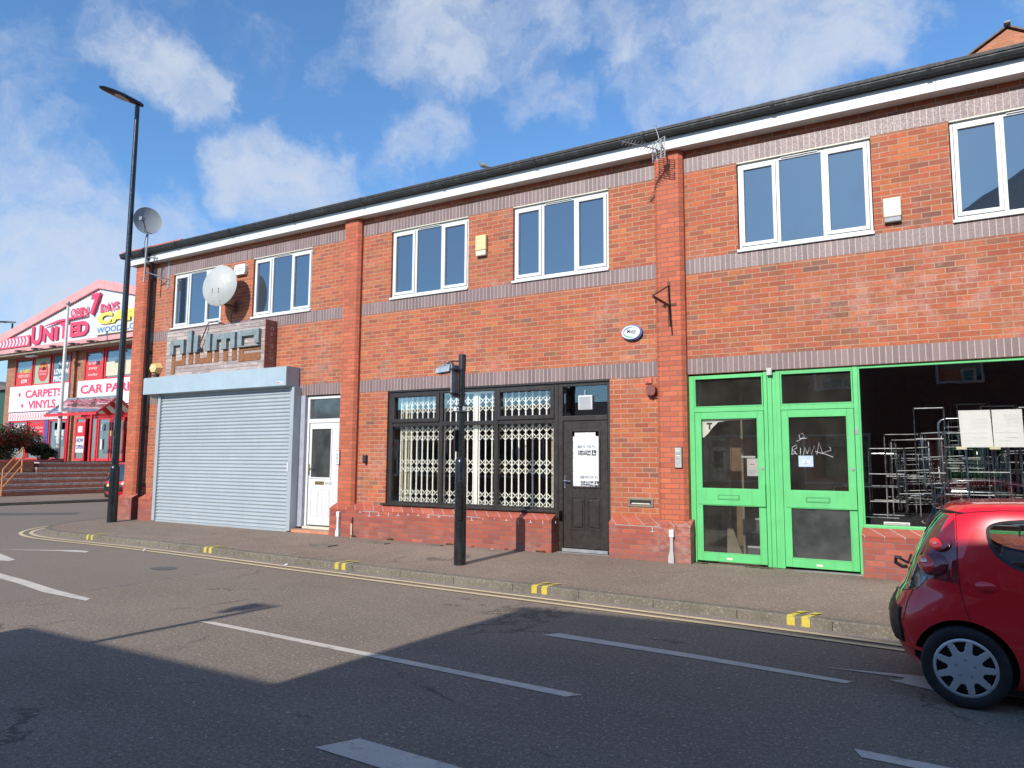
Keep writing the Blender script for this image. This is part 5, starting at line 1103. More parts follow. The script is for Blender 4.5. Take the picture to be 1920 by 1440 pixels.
for a, b in low[:3]:
    w_ = swin(a, b, 1.5, 3.55)
    if a == -42.3: poster(a+.1,b-.1,2.75,3.45,'red_frame',w_); fit_text('Free £££s on',-42.1,-40.85,3.12,3.24,10.013,.0,.005).build('poster_text','pink_white',w_); fit_text('% off carpets',-42.1,-40.85,2.92,3.04,10.013,.0,.005).build('poster_text','pink_white',w_); poster(-41.9,-41.2,2.1,2.6,'grey_metal',w_)
    if a == -44.1: fit_text('SALE',-43.7,-42.7,3.1,3.4,10.013,.04,.005).build('poster_text','pink_white',w_)
    if a == -40.2: poster(-39.7,-38.75,2.2,3.4,'teal_poster',w_); poster(-39.7,-38.75,3.05,3.4,'red_frame',w_); fit_text('SALE',-39.65,-38.8,2.72,3.0,10.013,.05,.005).build('poster_text','plastic_white',w_); fit_text('NOW ON',-39.5,-38.85,2.5,2.66,10.013,.02,.005).build('poster_text','plastic_white',w_)
mb = MB(); mb.box(-40.62,-40.25,9.97,10.06,1.5,3.6); mb.build('blue_jamb','blue_jamb',C); mb = MB(); mb.box(-44.3,-44.12,9.95,10.05,1.5,5.4); mb.build('blue_jamb','blue_jamb',C)
# fascia boards with lettering
mb = MB(); mb.box(-44.28,-38.45,9.90,9.985,4.05,5.44); b1 = mb.build('sign_board','white_board',C)
fit_text('CARPETS',-42.6,-39.0,4.78,5.20,9.899,.03,.01).build('sign_letters','red_letter',b1); fit_text('VINYLS',-42.25,-39.55,4.18,4.62,9.899,.03,.01).build('sign_letters','red_letter',b1)
for x, z in ((-43.2,4.98),(-42.85,4.38)): m = MB(); m.cyl((x,9.888,z),(x,9.899,z),.11,n=16); m.build('sign_dot','red_letter',b1)
mb = MB(); mb.box(-37.6,-26,9.90,9.985,4.2,5.44); b2 = mb.build('sign_board','white_board',C)
fit_text('CAR PARK AT REAR',-37.3,-28.6,4.78,5.22,9.899,.03,.01).build('sign_letters','red_letter',b2)
def chevrons(x0, x1, z0, z1, y, par):
    mb = MB(); mb.box(x0,x1,y,y+.04,z0,z1); o = mb.build('chevron_band','red_letter' if y < 9.5 else 'pink_white',par); s = (z1-z0); n = int((x1-x0)/(s*.62)); mb = MB()
    for k in range(n):
        a = x0+.08+k*s*.62; h = s*.8; c = (z0+z1)/2; t_ = s*.30; d_ = s*.28
        mb.quad((a,y-.006,c-h/2),(a+t_,y-.006,c-h/2),(a+t_+d_,y-.006,c),(a+d_,y-.006,c)); mb.quad((a+d_,y-.006,c),(a+t_+d_,y-.006,c),(a+t_,y-.006,c+h/2),(a,y-.006,c+h/2))
    mb.build('chevron_pattern','pink_white' if y < 9.5 else 'red_faded',o,fix=False)
chevrons(-44.28,-38.45,3.58,4.0,9.93,C); chevrons(-37.3,-26,3.8,4.15,9.93,C); chevrons(-46.3,-40.95,7.42,7.98,9.10,C)
def gl(txt, x0, x1, z0, z1, m_, bold, dz=0.):
    t_ = fit_text(txt, x0, x1, z0, z1, 9.14, bold, .02); t_.build('gable_letters', m_, C)
gl('U',-40.85,-39.85,7.42,8.42,'red_letter',.035); gl('N',-39.7,-38.75,7.52,8.22,'red_letter',.035); gl('I',-38.62,-38.32,7.53,8.22,'red_letter',.05); gl('T',-38.2,-37.35,7.53,8.5,'red_letter',.05); gl('ED',-37.2,-35.6,7.55,8.28,'red_letter',.05)
mb = MB(); mb.prism([(-39.7,8.30),(-38.2,8.52),(-35.7,8.56),(-35.7,8.50),(-38.2,8.40)], 'y', 9.06, 9.13); mb.build('letter_flash','red_letter',C)
gl('OPEN',-37.25,-35.72,8.55,8.98,'red_letter',.02); m = fit_text('7',-35.45,-34.75,8.47,9.52,9.14,.06,.10,.12); m.build('gable_letters','red_letter',C); gl('DAYS',-34.65,-33.15,8.52,8.96,'red_letter',.02)
gl('CARPETS',-34.85,-28.2,7.95,8.52,'yellow_letter',.07)
mb = MB(); mb.box(-34.9,-29.6,9.08,9.14,7.45,7.88); o_ = mb.build('sign_board','pink_white',C); MATS_y = MATS['alarm_cream']; o_.data.materials[0] = MATS_y
fit_text('WOODFLOORING',-34.75,-29.8,7.52,7.80,9.079,.02,.01).build('sign_letters','blue_ink',o_)
for k, x in enumerate((-41.2,-39.6,-37.9,-36.2,-34.6)):
    mb = MB(); mb.tube([(x,9.15,7.17),(x,8.75,7.12)], .02, 6); mb.box(x-.16,x+.16,8.62,8.82,7.06,7.13); mb.build('floodlight','plastic_dark',C)
mb = MB(); mb.box(-41.9,-41.0,9.4,9.6,6.90,6.98); mb.build('soffit_light','plastic_white',C); 
# entrance: red door sets
def red_door(a, b, top, lab=None, posterd=False):
    mb = MB(); ring(mb, a, b, 1.45, top, .10, .10, .12, .10, 9.70, 9.80, 0.); mb.box(a+.10,b-.10,9.71,9.79,2.35,2.45) if posterd is False else None
    D_ = mb.build('red_door','red_frame',C); mb = MB(); mb.box(a+.1,b-.1,9.74,9.75,1.57,top-.1); mb.build('door_pane','store_glass',D_); return D_
d1 = red_door(-37.2,-36.3,3.6,posterd=True); d2 = red_door(-35.95,-35.3,3.6,posterd=True); d3 = red_door(-35.25,-34.2,3.55,posterd=True); red_door(-34.15,-33.1,3.55,posterd=True)
for d_, (a, b) in ((d1,(-37.08,-36.25)),):
    m = MB(); m.box(a+.06,b-.08,9.68,9.70,2.65,3.35); m.build('poster','red_frame',d_); m = MB(); m.box(a+.06,b-.08,9.68,9.70,1.85,2.64); m.build('poster','plastic_white',d_)
    fit_text('NOW',a+.11,b-.13,2.34,2.56,9.679,.03,.005).build('poster_text','blue_jamb',d_); fit_text('OPEN',a+.10,b-.12,2.02,2.24,9.679,.03,.005).build('poster_text','blue_jamb',d_); m = MB(); m.box(a+.2,b-.25,9.67,9.68,2.85,3.15); m.build('poster_text','pink_white',d_)
m = MB(); m.box(-34.95,-34.7,9.70,9.72,2.9,3.2); m.build('door_notice','paper',d3); m = MB(); m.box(-34.95,-34.75,9.70,9.72,2.0,2.5); m.build('door_notice','paper',d3)
# glazed entrance canopy
CN = MB(); cy0, cy1 = 6.2, 9.95; apx = -34.6
zE, zA = 3.55, 4.28; xa, xb = -37.2+1.9, -33.3
cx0, cx1 = -36.6, -31.6
K = C
for y in (cy0, cy0+1.25, cy0+2.5, cy1): 
    pass
mb = MB(); t_ = .09
# ridge runs along x, gable end at the left
ya, yc = 7.1, 8.9; ym = (ya+yc)/2
for x in (-34.9,-33.9,-32.9,-31.9,-30.9):
    m = MB(); m.prism([(ya,zE),(ya+.12,zE),(ym,zA-.12),(yc-.12,zE),(yc,zE),(ym,zA)], 'x', x-.05, x+.05); m.build('canopy_rafter','red_frame',C)
m = MB(); m.box(-34.95,-30.85,ya-.04,ya+.06,zE-.12,zE-.002); m.build('canopy_beam','red_frame',C); m = MB(); m.box(-34.95,-30.85,yc-.06,yc+.04,zE-.12,zE-.002); m.build('canopy_beam','red_frame',C); m = MB(); m.box(-34.95,-30.85,ym-.03,ym+.03,zA+.002,zA+.05); m.build('canopy_ridge','grey_metal',C)
m = MB(); m.quad((-34.95,ya,zE+.02),(-30.85,ya,zE+.02),(-30.85,ym,zA+.01),(-34.95,ym,zA+.01)); m.quad((-34.95,yc,zE+.02),(-34.95,ym,zA+.01),(-30.85,ym,zA+.01),(-30.85,yc,zE+.02)); m.build('canopy_glazing','canopy_glass',C,fix=False)
for x, y in ((-33.0,ya),(-31.2,ya)): m = MB(); m.box(x-.05,x+.05,y-.03,y+.05,1.43,zE-.122); m.build('canopy_post','red_frame',C)
# terrace and steps in front of the store
mb = MB(); mb.quad((-33.0,5.9,1.43),(-33.0,16,1.43),(-60,16,1.43),(-60,5.9,1.43)); mb.quad((-33.0,-3,1.38),(-33.0,5.9,1.38),(-60,5.9,1.38),(-60,-3,1.38)); struct('terrace_ground', mb, 'kerb_concrete', fix=False)
SP = thing('entrance_steps', 'six broad brick steps with grey treads climbing to the carpet store', 'steps', (-31.5, 6, .14))
Y1 = 9.9
for k in range(6):
    x0 = -31.0-.33*k; ys_ = 3.45 if k < 4 else 5.6+.25*(k-4); z0 = .13+.2133*k; z1 = z0+.2133
    mb = MB(); mb.box(-33.1,x0,ys_,Y1,z0-.05 if k == 0 else z0+.002,z1-.085); mb.build('riser','step_brick',SP)
    mb = MB(); mb.box(-33.12,x0+.03,ys_-.01,Y1,z1-.084,z1); mb.build('tread','tread_brick',SP)
PL = thing('planter_wall', 'dark brick planter wall with orange coping holding the red-berried shrub', 'planter', (-33.5, 3, .14))
mb = MB(); mb.box(-38,-32.45,-2.5,5.55,.05,1.42); mb.box(-38,-33.15,5.551,6.9,.05,1.42); mb.build('wall','store_brick',PL)
mb = MB(); mb.box(-38.05,-32.40,-2.55,5.60,1.421,1.50); mb.box(-38.05,-33.1,5.602,6.95,1.421,1.50); mb.build('coping','red_paver',PL)
# handrail
HR = thing('handrail', 'orange painted tubular handrail beside the store steps', 'handrail', (-31.4, 4.3, .14))
p0, p1 = Vector((-30.95,3.72,.13)), Vector((-32.2,4.98,.99))
for p, h in ((p0,1.0),(p1,1.0)): MB().tube([p, p+Vector((0,0,h))], .030, 10).build('post','rail_orange',HR)
for h in (1.0,.62,.28): MB().tube([p0+Vector((0,0,h)), p1+Vector((0,0,h))], .027, 10).build('rail','rail_orange',HR)
# flagpole
FP = thing('flagpole', 'white tapering flagpole with a ball finial standing on the store terrace', 'flagpole', (-34.0,7.28,1.43))
mb = MB(); mb.tube([(-34.0,7.28,1.43),(-34.0,7.28,8.45)], [.10,.055], 14); mb.build('pole','pole_white',FP,smooth=True); mb = MB(); mb.ball((-34.0,7.28,8.58), .095, 12, 8); mb.cyl((-34,7.28,8.45),(-34,7.28,8.50),.05,n=10); mb.build('finial','galv',FP,smooth=True); mb = MB(); mb.box(-34.2,-33.8,7.08,7.48,1.432,1.55,.01); mb.build('base','red_paver',FP)
# shrubs
def shrub(name, lab, c, r, n, mats, stems=7, seed=1):
    O = thing(name, lab, 'shrub', (c[0], c[1], 1.42)); rs = random.Random(seed)
    lobes = [(Vector((rs.uniform(-.8,.8)*r[0], q_*.85*r[1], rs.uniform(-.45,.62)*r[2]*(1.2-abs(q_)))), rs.uniform(.22,.42)) for q_ in [rs.uniform(-1,1) for _ in range(20)]]
    mb = MB()
    for k in range(stems):
        l = lobes[k][0]; mb.tube([(c[0]+l.x*.15,c[1]+l.y*.15,1.40),(c[0]+l.x*.6,c[1]+l.y*.6,c[2]-r[2]*.3),(c[0]+l.x,c[1]+l.y,c[2]+l.z)], [.03,.02,.008], 5)
    mb.build('stem','bark',O)
    mbs = [MB() for _ in mats]
    for k in range(n):
        l, s = lobes[rs.randrange(len(lobes))]; d = Vector((rs.gauss(0,1), rs.gauss(0,1), rs.gauss(0,1))).normalized()*(rs.random()**.4)
        p = Vector(c)+l+Vector((d.x*s*r[0], d.y*s*r[1], d.z*s*r[2]*1.1))
        if p.z < 1.5: p.z = 1.45+rs.random()*.7
        q = [w_ for w_ in (.48,.28,.24)]; t_ = rs.random(); i = 0 if t_ < q[0] else 1 if t_ < q[0]+q[1] or p.z < c[2]-.1 else 2
        i = min(i, len(mats)-1); sz = rs.uniform(.03,.065); a = Vector((rs.gauss(0,1), rs.gauss(0,1), rs.gauss(0,.6))).normalized()*sz; b = a.cross(Vector((rs.gauss(0,1), rs.gauss(0,1), rs.gauss(0,1)))).normalized()*sz*.5
        mbs[i].quad(p-a, p+b, p+a, p-b)
    for m, mt in zip(mbs, mats): 
        if m.v: m.build('berries' if mt == 'berry' else 'foliage', mt, O, fix=False)
shrub('berry_shrub','large shrub with red berries in the planter at the left edge',(-34.4,4.75,2.15),(1.3,1.6,1.15),22000,('leaf','leaf_dark','berry'),seed=3)
shrub('evergreen_shrub','small dark green shrub right of the red-berried shrub',(-33.9,6.55,1.85),(.5,.50,.5),3600,('leaf_dark','leaf'),seed=5)
# building beyond, far left
SHd = thing('green_shed', 'dark green clad industrial shed beyond the carpet store at the left edge', 'shed', (-66,20,0)); mb = MB(); mb.box(-80,-57.6,17,40,0,6.6); mb.build('wall','shed_green',SHd); mb = MB(); mb.prism([(-80.3,6.6),(-57.3,6.6),(-68.8,8.0)], 'y', 16.7, 40.3); mb.build('roof','slate_tile',SHd)

# ------------------------------------------------------------------ house behind the terrace, and the houses across the road
Hb = thing('gabled_house', 'brick gable end of a taller house rising behind the terrace roof at the right', 'house', (6, 14, 0))
gx0, ax, az = -.6, 1.80, 12.12
mb = MB(); mb.prism([(gx0,0),(4.2,0),(4.2,10.62),(ax,az-.02),(gx0,10.62)], 'y', 10.0, 22); mb.build('wall','gable_brick',Hb)
mb = MB()
for s in (-1, 1):
    for k in range(7):
        x0_, x1_ = ax+s*k*.37, ax+s*(k*.37+.42); z0_ = az+.10-k*.37*.62; z1_ = az+.10-(k*.37+.42)*.62
        mb.prism([(x0_,z0_),(x1_,z1_),(x1_,z1_-.05),(x0_,z0_-.05)], 'y', 9.97-.002*k, 22.1)
mb.build('roof','slate_tile',Hb); mb = MB(); mb.box(ax-.07,ax+.07,9.86,22.15,az+.08,az+.135,.02); mb.build('ridge','stone',Hb)
mb = MB(); mb.tube([(2.6,9.9,11.7),(2.5,9.9,12.1)],.03,6)
# across the road (behind the camera)
def house(name, lab, x0, x1, y0, depth, eave, ridge, rot=0., gable=False, pivot=None, shop=True):
    O = thing(name, lab, 'building', (x0, y0, 0)); st_ = []
    mb = MB(); ym = y0-depth/2
    if not gable: mb.prism([(y0,-.05),(y0,eave),(ym,ridge),(y0-depth,eave),(y0-depth,-.05)], 'x', x0, x1)
    else: mb.prism([(x0,-.05),(x1,-.05),(x1,eave),((x0+x1)/2,ridge),(x0,eave)], 'y', y0-depth, y0)
    R_ = Matrix.Translation((x0,y0,0)) @ Matrix.Rotation(rot,4,'Z') @ Matrix.Translation((-x0,-y0,0)); mb.xf(R_); mb.build('wall','dark_brick',O)
    mb = MB()
    if not gable:
        sl_ = (ridge-eave)/(depth/2)
        mb.prism([(y0+.12,eave-.12*sl_+.02),(ym,ridge+.02),(y0-depth-.12,eave-.12*sl_+.02),(y0-depth-.12,eave-.12*sl_+.12),(ym,ridge+.14),(y0+.12,eave-.12*sl_+.12)], 'x', x0-.05, x1+.05)
    else:
        xm = (x0+x1)/2; sl_ = (ridge-eave)/(xm-x0); mb.prism([(x0-.2,eave-.2*sl_+.02),(xm,ridge+.02),(x1+.2,eave-.2*sl_+.02),(x1+.2,eave-.2*sl_+.14),(xm,ridge+.16),(x0-.2,eave-.2*sl_+.14)], 'y', y0-depth-.1, y0+.12)
    mb.xf(R_); mb.build('roof','slate_tile',O)
    n = max(1, int((x1-x0)/3.0)); w_ = (x1-x0)/n
    if not gable:
        for k in range(n):
            xc = x0+w_*(k+.5)
            for z0_, z1_, hw in ((.9,2.5,1.0),)+(((3.9,5.2,.6),) if eave > 5.4 else ()):
                mb = MB(); ring(mb, xc-hw, xc+hw, z0_, z1_, .07,.07,.07,.07, y0-.001, y0+.06, 0.); mb.xf(R_); W_ = mb.build('window','white_upvc',O)
                mb = MB(); mb.box(xc-hw+.07,xc+hw-.07,y0+.005,y0+.015,z0_+.07,z1_-.07); mb.xf(R_); mb.build('pane','upper_glass',W_)
    return O
house('low_building','low brick shop with a plain eave across the road behind the viewer',-7.95,-4.68,-14.8,6,4.80,6.0)
house('single_storey_range','long single-storey brick range across the road to the left behind the viewer',-45,-8.0,-14.8,5,2.9,3.9)
house('tall_building','two-storey brick terrace on the opposite side of the road, behind the viewer',-4.66,16,-14.8,9,6.86,9.2,rot=math.radians(6.5))
house('gabled_building','tall gabled brick building standing further back behind the opposite terrace',-3.6,13.0,-26,9,9.4,14.6,gable=True)
O = thing('road_sign', 'road sign on a post on the opposite pavement, its shadow crossing the road', 'road sign', (-6.83,-13.0,.1))
MB().tube([(-6.83,-13.0,0),(-6.83,-13.0,5.02)], .045, 12).build('post','grey_metal',O)
MB().box(-7.16,-6.90,-13.03,-13.0,4.80,5.03,.004).box(-7.10,-6.96,-13.03,-13.0,4.70,4.80).build('sign_plate','grey_metal',O)

# ------------------------------------------------------------------ weeds and fallen leaves at the wall foot
def tuft(x, y, z, lab, n=26, r=.07, h=.07, seed=0, mat='leaf'):
    rs = random.Random(seed); mb = MB()
    for k in range(n):
        a = rs.uniform(0, 2*PI); b = Vector((x+rs.uniform(-r,r), y+rs.uniform(-.02,.02), z)); t_ = b+Vector((math.cos(a)*r*.5, -abs(math.sin(a))*.04, rs.uniform(.3,1)*h)); s = Vector((.006,.002,0)); mb.quad(b-s, b+s, t_)
    tag(mb.build('weed', mat, fix=False), lab, 'weed')
for i, (x, y, z, lab) in enumerate(((-2.25,-.075,.15,'weeds along the stone threshold between the two green doors'),(-3.02,-.075,.155,'small weed at the left end of the green door threshold'),(-9.48,-.225,.18,'green weed at the foot of the short conduit by the pier'),(-5.55,-.225,.165,'small weed at the plinth corner beside the black door'),(-7.3,-.225,.17,'weed at the foot of the plinth behind the sign post'),(-8.6,-.225,.175,'low weeds along the plinth below the black window'))):
    tuft(x, y, z, lab, 60 if i == 0 else 30, .16 if i == 0 else .07, .05, i)
for i, (x, lab) in enumerate(((-7.05,'reddish fallen leaf at the plinth just right of the sign post'),(-6.85,'red-brown leaf lying against the plinth, second from the post'),(-6.2,'dark red leaf at the plinth, midway to the black door'),(-6.05,'red leaf at the plinth nearest the black door'))):
    mb = MB(); mb.quad((x-.035,-.24,.17),(x,-.27,.168),(x+.04,-.235,.175),(x+.01,-.21,.20)); tag(mb.build('fallen_leaf','dead_leaf',fix=False), lab, 'leaf')

# ------------------------------------------------------------------ the red hatchback
ZR = [.13,.18,.28,.415,.53,.62,.68,.73,.80,.905,1.0,1.10,1.19,1.246,1.284,1.31,1.325,1.335]
REAR = [-.30,-.355,-.405,-.448,-.445,-.415,-.385,-.350,-.325,-.288,-.247,-.195,-.140,-.095,-.055,.0,.12,.42]
FRONT = [2.55,2.66,2.73,2.76,2.75,2.70,2.62,2.46,2.12,1.78,1.60,1.40,1.20,1.06,.94,.84,.74,.60]
HALF = [.64,.69,.722,.735,.738,.737,.734,.730,.722,.705,.685,.660,.636,.615,.592,.555,.48,.26]
NEXP = [3.2,3.6,4.2,4.6,4.8,4.8,4.8,4.8,4.8,4.8,4.8,4.6,4.4,4.2,3.8,3.3,3.,2.6]
def interp(z, A):
    if z <= ZR[0]: return A[0]
    for i in range(len(ZR)-1):
        if z <= ZR[i+1]:
            t_ = (z-ZR[i])/(ZR[i+1]-ZR[i]); p0 = A[max(i-1,0)]; p1 = A[i]; p2 = A[i+1]; p3 = A[min(i+2,len(A)-1)]
            h0 = ZR[i]-ZR[max(i-1,0)] or 1; h1 = ZR[i+1]-ZR[i]; h2 = ZR[min(i+2,len(ZR)-1)]-ZR[i+1] or 1
            m1 = ((p2-p1)/h1+(p1-p0)/h0)/2 if i > 0 else (p2-p1)/h1; m2 = ((p3-p2)/h2+(p2-p1)/h1)/2 if i+2 < len(A) else (p2-p1)/h1
            return (2*t_**3-3*t_**2+1)*p1+(t_**3-2*t_**2+t_)*h1*m1+(-2*t_**3+3*t_**2)*p2+(t_**3-t_**2)*h1*m2
    return A[-1]
def sect(z):
    r_, f_, h, n = interp(z, REAR), interp(z, FRONT), interp(z, HALF), interp(z, NEXP); return (r_+f_)/2, (f_-r_)/2, h, n
def sidey(x, z):      # half width at x
    c, a, h, n = sect(z); t_ = min(.99999, abs((x-c)/a)); return h*(1-t_**n)**(1/n)
def rearx(y, z):
    c, a, h, n = sect(z); t_ = min(.9999, abs(y/h)); return c-a*(1-t_**n)**(1/n)
def body_mb(n=96, m=64, ins=0.):
    mb = MB(); zs = [ZR[0]+(ZR[-1]-ZR[0])*(k/m) for k in range(m+1)]
    zs = sorted(set([round(z, 4) for z in zs]+[1.30,1.318,1.329,1.333]))
    for z in zs:
        c, a, h, e = sect(z)
        bul = .012*math.exp(-((z-.60)/.05)**2)
        for k in range(n):
            t_ = 2*PI*k/n; ct, st_ = math.cos(t_), math.sin(t_)
            mb.v.append((c+(a-ins)*math.copysign(abs(ct)**(2/e), ct), (h-ins+0*bul)*math.copysign(abs(st_)**(2/e), st_), z))
    N = len(zs)
    for j in range(N-1):
        for k in range(n): mb.f.append((j*n+k, j*n+(k+1) % n, (j+1)*n+(k+1) % n, (j+1)*n+k)); mb.mi.append(0)
    c, a, h, e = sect(1.335); b = len(mb.v)
    for fct, dz in ((.75,.004),(.4,.008)):
        for k in range(n):
            t_ = 2*PI*k/n; ct, st_ = math.cos(t_), math.sin(t_); mb.v.append((c+a*fct*math.copysign(abs(ct)**(2/e), ct), h*fct*math.copysign(abs(st_)**(2/e), st_), 1.335+dz))
    prev = (N-1)*n
    for q in range(2):
        for k in range(n): mb.f.append((prev+k, prev+(k+1) % n, b+q*n+(k+1) % n, b+q*n+k)); mb.mi.append(0)
        prev = b+q*n
    mb.f.append(tuple(prev+k for k in range(n))); mb.f.append(tuple(range(n))[::-1]); mb.mi += [0, 0]; return mb
def patch(poly, fn, off=.004, rings=6, sub=6, thick=None):
    """polygon in surface parameters mapped on the body and lifted off it"""
    P = []
    for i in range(len(poly)):
        a, b = poly[i], poly[(i+1) % len(poly)]
        for k in range(sub): P.append((a[0]+(b[0]-a[0])*k/sub, a[1]+(b[1]-a[1])*k/sub))
    cx, cz = sum(p[0] for p in P)/len(P), sum(p[1] for p in P)/len(P); n = len(P); mb = MB()
    for r_ in range(1, rings+1):
        for p in P: mb.v.append(fn(cx+(p[0]-cx)*r_/rings, cz+(p[1]-cz)*r_/rings, off))
    c = len(mb.v); mb.v.append(fn(cx, cz, off))
    for k in range(n): mb.f.append((c, k, (k+1) % n))
    for r_ in range(rings-1):
        for k in range(n): mb.f.append((r_*n+k, (r_+1)*n+k, (r_+1)*n+(k+1) % n, r_*n+(k+1) % n))
    e = len(mb.v)                 # turned edge
    for p in P: mb.v.append(fn(p[0], p[1], -.006))
    for k in range(n): mb.f.append(((rings-1)*n+k, e+k, e+(k+1) % n, (rings-1)*n+(k+1) % n))
    mb.mi = [0]*len(mb.f); return mb
def side(s):
    def fn(x, z, o):
        c, a, h, n = sect(z); t_ = (x-c)/a; y = sidey(x, z); nx = abs(t_)**(n-1)/a*math.copysign(1, t_); ny = (abs(y)/h)**(n-1)/h; L = math.hypot(nx, ny) or 1
        return (x+nx/L*o, s*(y+ny/L*o), z)
    return fn
def rear(y, z, o): return (rearx(y, z)-o, y, z)
def boolean(ob, cutters):
    dg = bpy.context.evaluated_depsgraph_get()
    for c in cutters:
        m = ob.modifiers.new('b', 'BOOLEAN'); m.operation = 'DIFFERENCE'; m.object = c; m.solver = 'EXACT'
    bpy.context.view_layer.update(); dg = bpy.context.evaluated_depsgraph_get()
    me = bpy.data.meshes.new_from_object(ob.evaluated_get(dg)); ob.modifiers.clear(); ob.data = me
    for c in cutters: bpy.data.objects.remove(c)
    me.polygons.foreach_set('use_smooth', [True]*len(me.polygons)); me.set_sharp_from_angle(angle=math.radians(32))
def smoothpoly(P, n=3): 
    Q = list(P)
    for _ in range(n):
        R_ = []
        for i in range(len(Q)):
            a, b = Q[i], Q[(i+1) % len(Q)]; R_ += [(a[0]*.75+b[0]*.25, a[1]*.75+b[1]*.25), (a[0]*.25+b[0]*.75, a[1]*.25+b[1]*.75)]
        Q = R_
    return Q
QW = smoothpoly([(.155,1.155),(.20,1.20),(.30,1.222),(.62,1.243),(.78,1.243),(.78,.885),(.42,.885),(.27,.935),(.185,1.02)], 2)
FW = smoothpoly([(.86,1.243),(1.0,1.225),(1.48,.93),(1.55,.885),(.86,.885)], 2)
def make_car(lab, loc, rz):
    O = thing('parked_car', lab, 'car', loc, (0,0,rz), local=True)
    b = body_mb().build('body', ('car_red','car_black'), O, smooth=True)
    cut = []
    for x in (0, 2.11):
        for s in (-1, 1):
            m = MB(); m.cyl((x, s*.50, .262),(x, s*.90, .262),.298,n=48); m.mi = [1]*len(m.f); cut.append(m.build('c', ('car_red','car_black'), O))
    for P in (QW, FW):
        m = MB(); m.prism(P, 'y', -.9, .9); m.mi = [1]*len(m.f); cut.append(m.build('c', ('car_red','car_black'), O))
    boolean(b, cut)
    for s in (-1, 1):
        f_ = side(s)
        for P in (QW, FW):
            patch(P, lambda x, z, o: f_(x, z, -.012), .0, 5, 2).build('side_window', 'car_glass', O, smooth=True)
            # black rubber edge
            mb = MB(); n = len(P); cx, cz = sum(p[0] for p in P)/n, sum(p[1] for p in P)/n
            for k in range(n):
                p = P[k]; q = (cx+(p[0]-cx)*1.0+math.copysign(.0, 1), cz+(p[1]-cz)*1.0); d_ = Vector((p[0]-cx, p[1]-cz)).normalized()*.018
                mb.v += [f_(p[0]+d_.x*.25, p[1]+d_.y*.25, .003), f_(p[0]-d_.x, p[1]-d_.y, -.004)]
            for k in range(n): a, b2 = 2*k, 2*((k+1) % n); mb.f.append((a, b2, b2+1, a+1)); mb.mi.append(0)
            mb.build('window_seal', 'car_rubber', O, smooth=True, fix=False)
        # wheel-arch, lamp cluster, seams, handle
        CL = [(-.015,1.215),(-.015,1.0),(-.018,.795),(-.12,.805),(-.245,.823),(-.235,.90),(-.19,.99),(-.14,1.065),(-.08,1.145)]
        c_ = patch(CL, f_, .004, 8, 4).build('tail_lamp', 'lamp_smoke', O, smooth=True)
        def lens(cx, cz, rx, rz_, mat, nm, o0, o1, rot=.5):
            pl = []
            for k in range(24):
                a = 2*PI*k/24; u_, v_ = rx*math.cos(a), rz_*math.sin(a); pl.append((cx+u_*math.cos(rot)-v_*math.sin(rot), cz+u_*math.sin(rot)+v_*math.cos(rot)))
            mb = patch(pl, lambda x, z, o: f_(x, z, o0+(o1-o0)*max(0, 1-(((x-cx)/max(rx,rz_))**2+((z-cz)/max(rx,rz_))**2))**.5 if o > 0 else o0-.003), .01, 6, 1); return mb.build(nm, mat, c_, smooth=True)
        lens(-.098,1.048,.066,.046,'lamp_smoke','lamp_lens',.004,.030); lens(-.150,.905,.088,.070,'lamp_smoke','lamp_lens',.004,.038)
        lens(-.115,1.043,.046,.038,'lamp_red','lamp_lens',.010,.037); lens(-.172,.905,.066,.062,'lamp_red','lamp_lens',.010,.045)
        lens(-.185,.925,.024,.014,'lamp_glint','lamp_highlight',.03,.052); lens(-.118,1.05,.014,.008,'lamp_glint','lamp_highlight',.03,.042)  # pale metal spots stand in for highlights on the red lenses
        mb = patch([(-.050,.955),(-.042,.955),(-.048,.835),(-.056,.835)], f_, .006, 2, 3); mb.build('side_reflector', 'lamp_red', c_)
        def seam_(P, w_=.0045, nm='panel_seam'):
            mb = MB()
            Q = []
            for i in range(len(P)-1):
                for k in range(6): Q.append((P[i][0]+(P[i+1][0]-P[i][0])*k/6, P[i][1]+(P[i+1][1]-P[i][1])*k/6))
            Q.append(P[-1])
            for i, p in enumerate(Q):
                a = Vector(Q[max(i-1,0)]); b2 = Vector(Q[min(i+1,len(Q)-1)]); t_ = (b2-a).normalized(); nrm_ = Vector((-t_.y, t_.x))*w_*.5
                mb.v += [f_(p[0]+nrm_.x, p[1]+nrm_.y, .0015), f_(p[0]-nrm_.x, p[1]-nrm_.y, .0015)]
            for i in range(len(Q)-1): mb.f.append((2*i, 2*i+1, 2*i+3, 2*i+2)); mb.mi.append(0)
            mb.build(nm, 'seam', O, fix=False)
        seam_([(-.005,1.25),(-.008,1.1),(-.010,.95),(-.008,.80),(.0,.72),(.018,.64),(.042,.565)])
        seam_([(-.005,1.245),(.1,1.268),(.25,1.283),(.6,1.293),(.9,1.278)], .005)
        seam_([(-.24,.822),(-.33,.62),(-.36,.5)], .004); seam_([(.82,1.27),(.82,.5),(.80,.2)], .004); seam_([(1.62,.80),(1.58,.5),(1.58,.25)], .004)
        pl = [(.142+.062*math.cos(2*PI*k/24), .792+.033*math.sin(2*PI*k/24)-.10*(.062*math.cos(2*PI*k/24))) for k in range(24)]
        patch(pl, lambda x, z, o: f_(x, z, (.002+.022*max(0,1-((x-.142)/.062)**2-((z-.792)/.04)**2)) if o > 0 else -.004), .003, 5, 1).build('door_handle', 'car_red', O, smooth=True)
        patch([(.09,.795),(.195,.783),(.19,.772),(.10,.780)], f_, .005, 3, 4).build('handle_recess', 'seam', O)
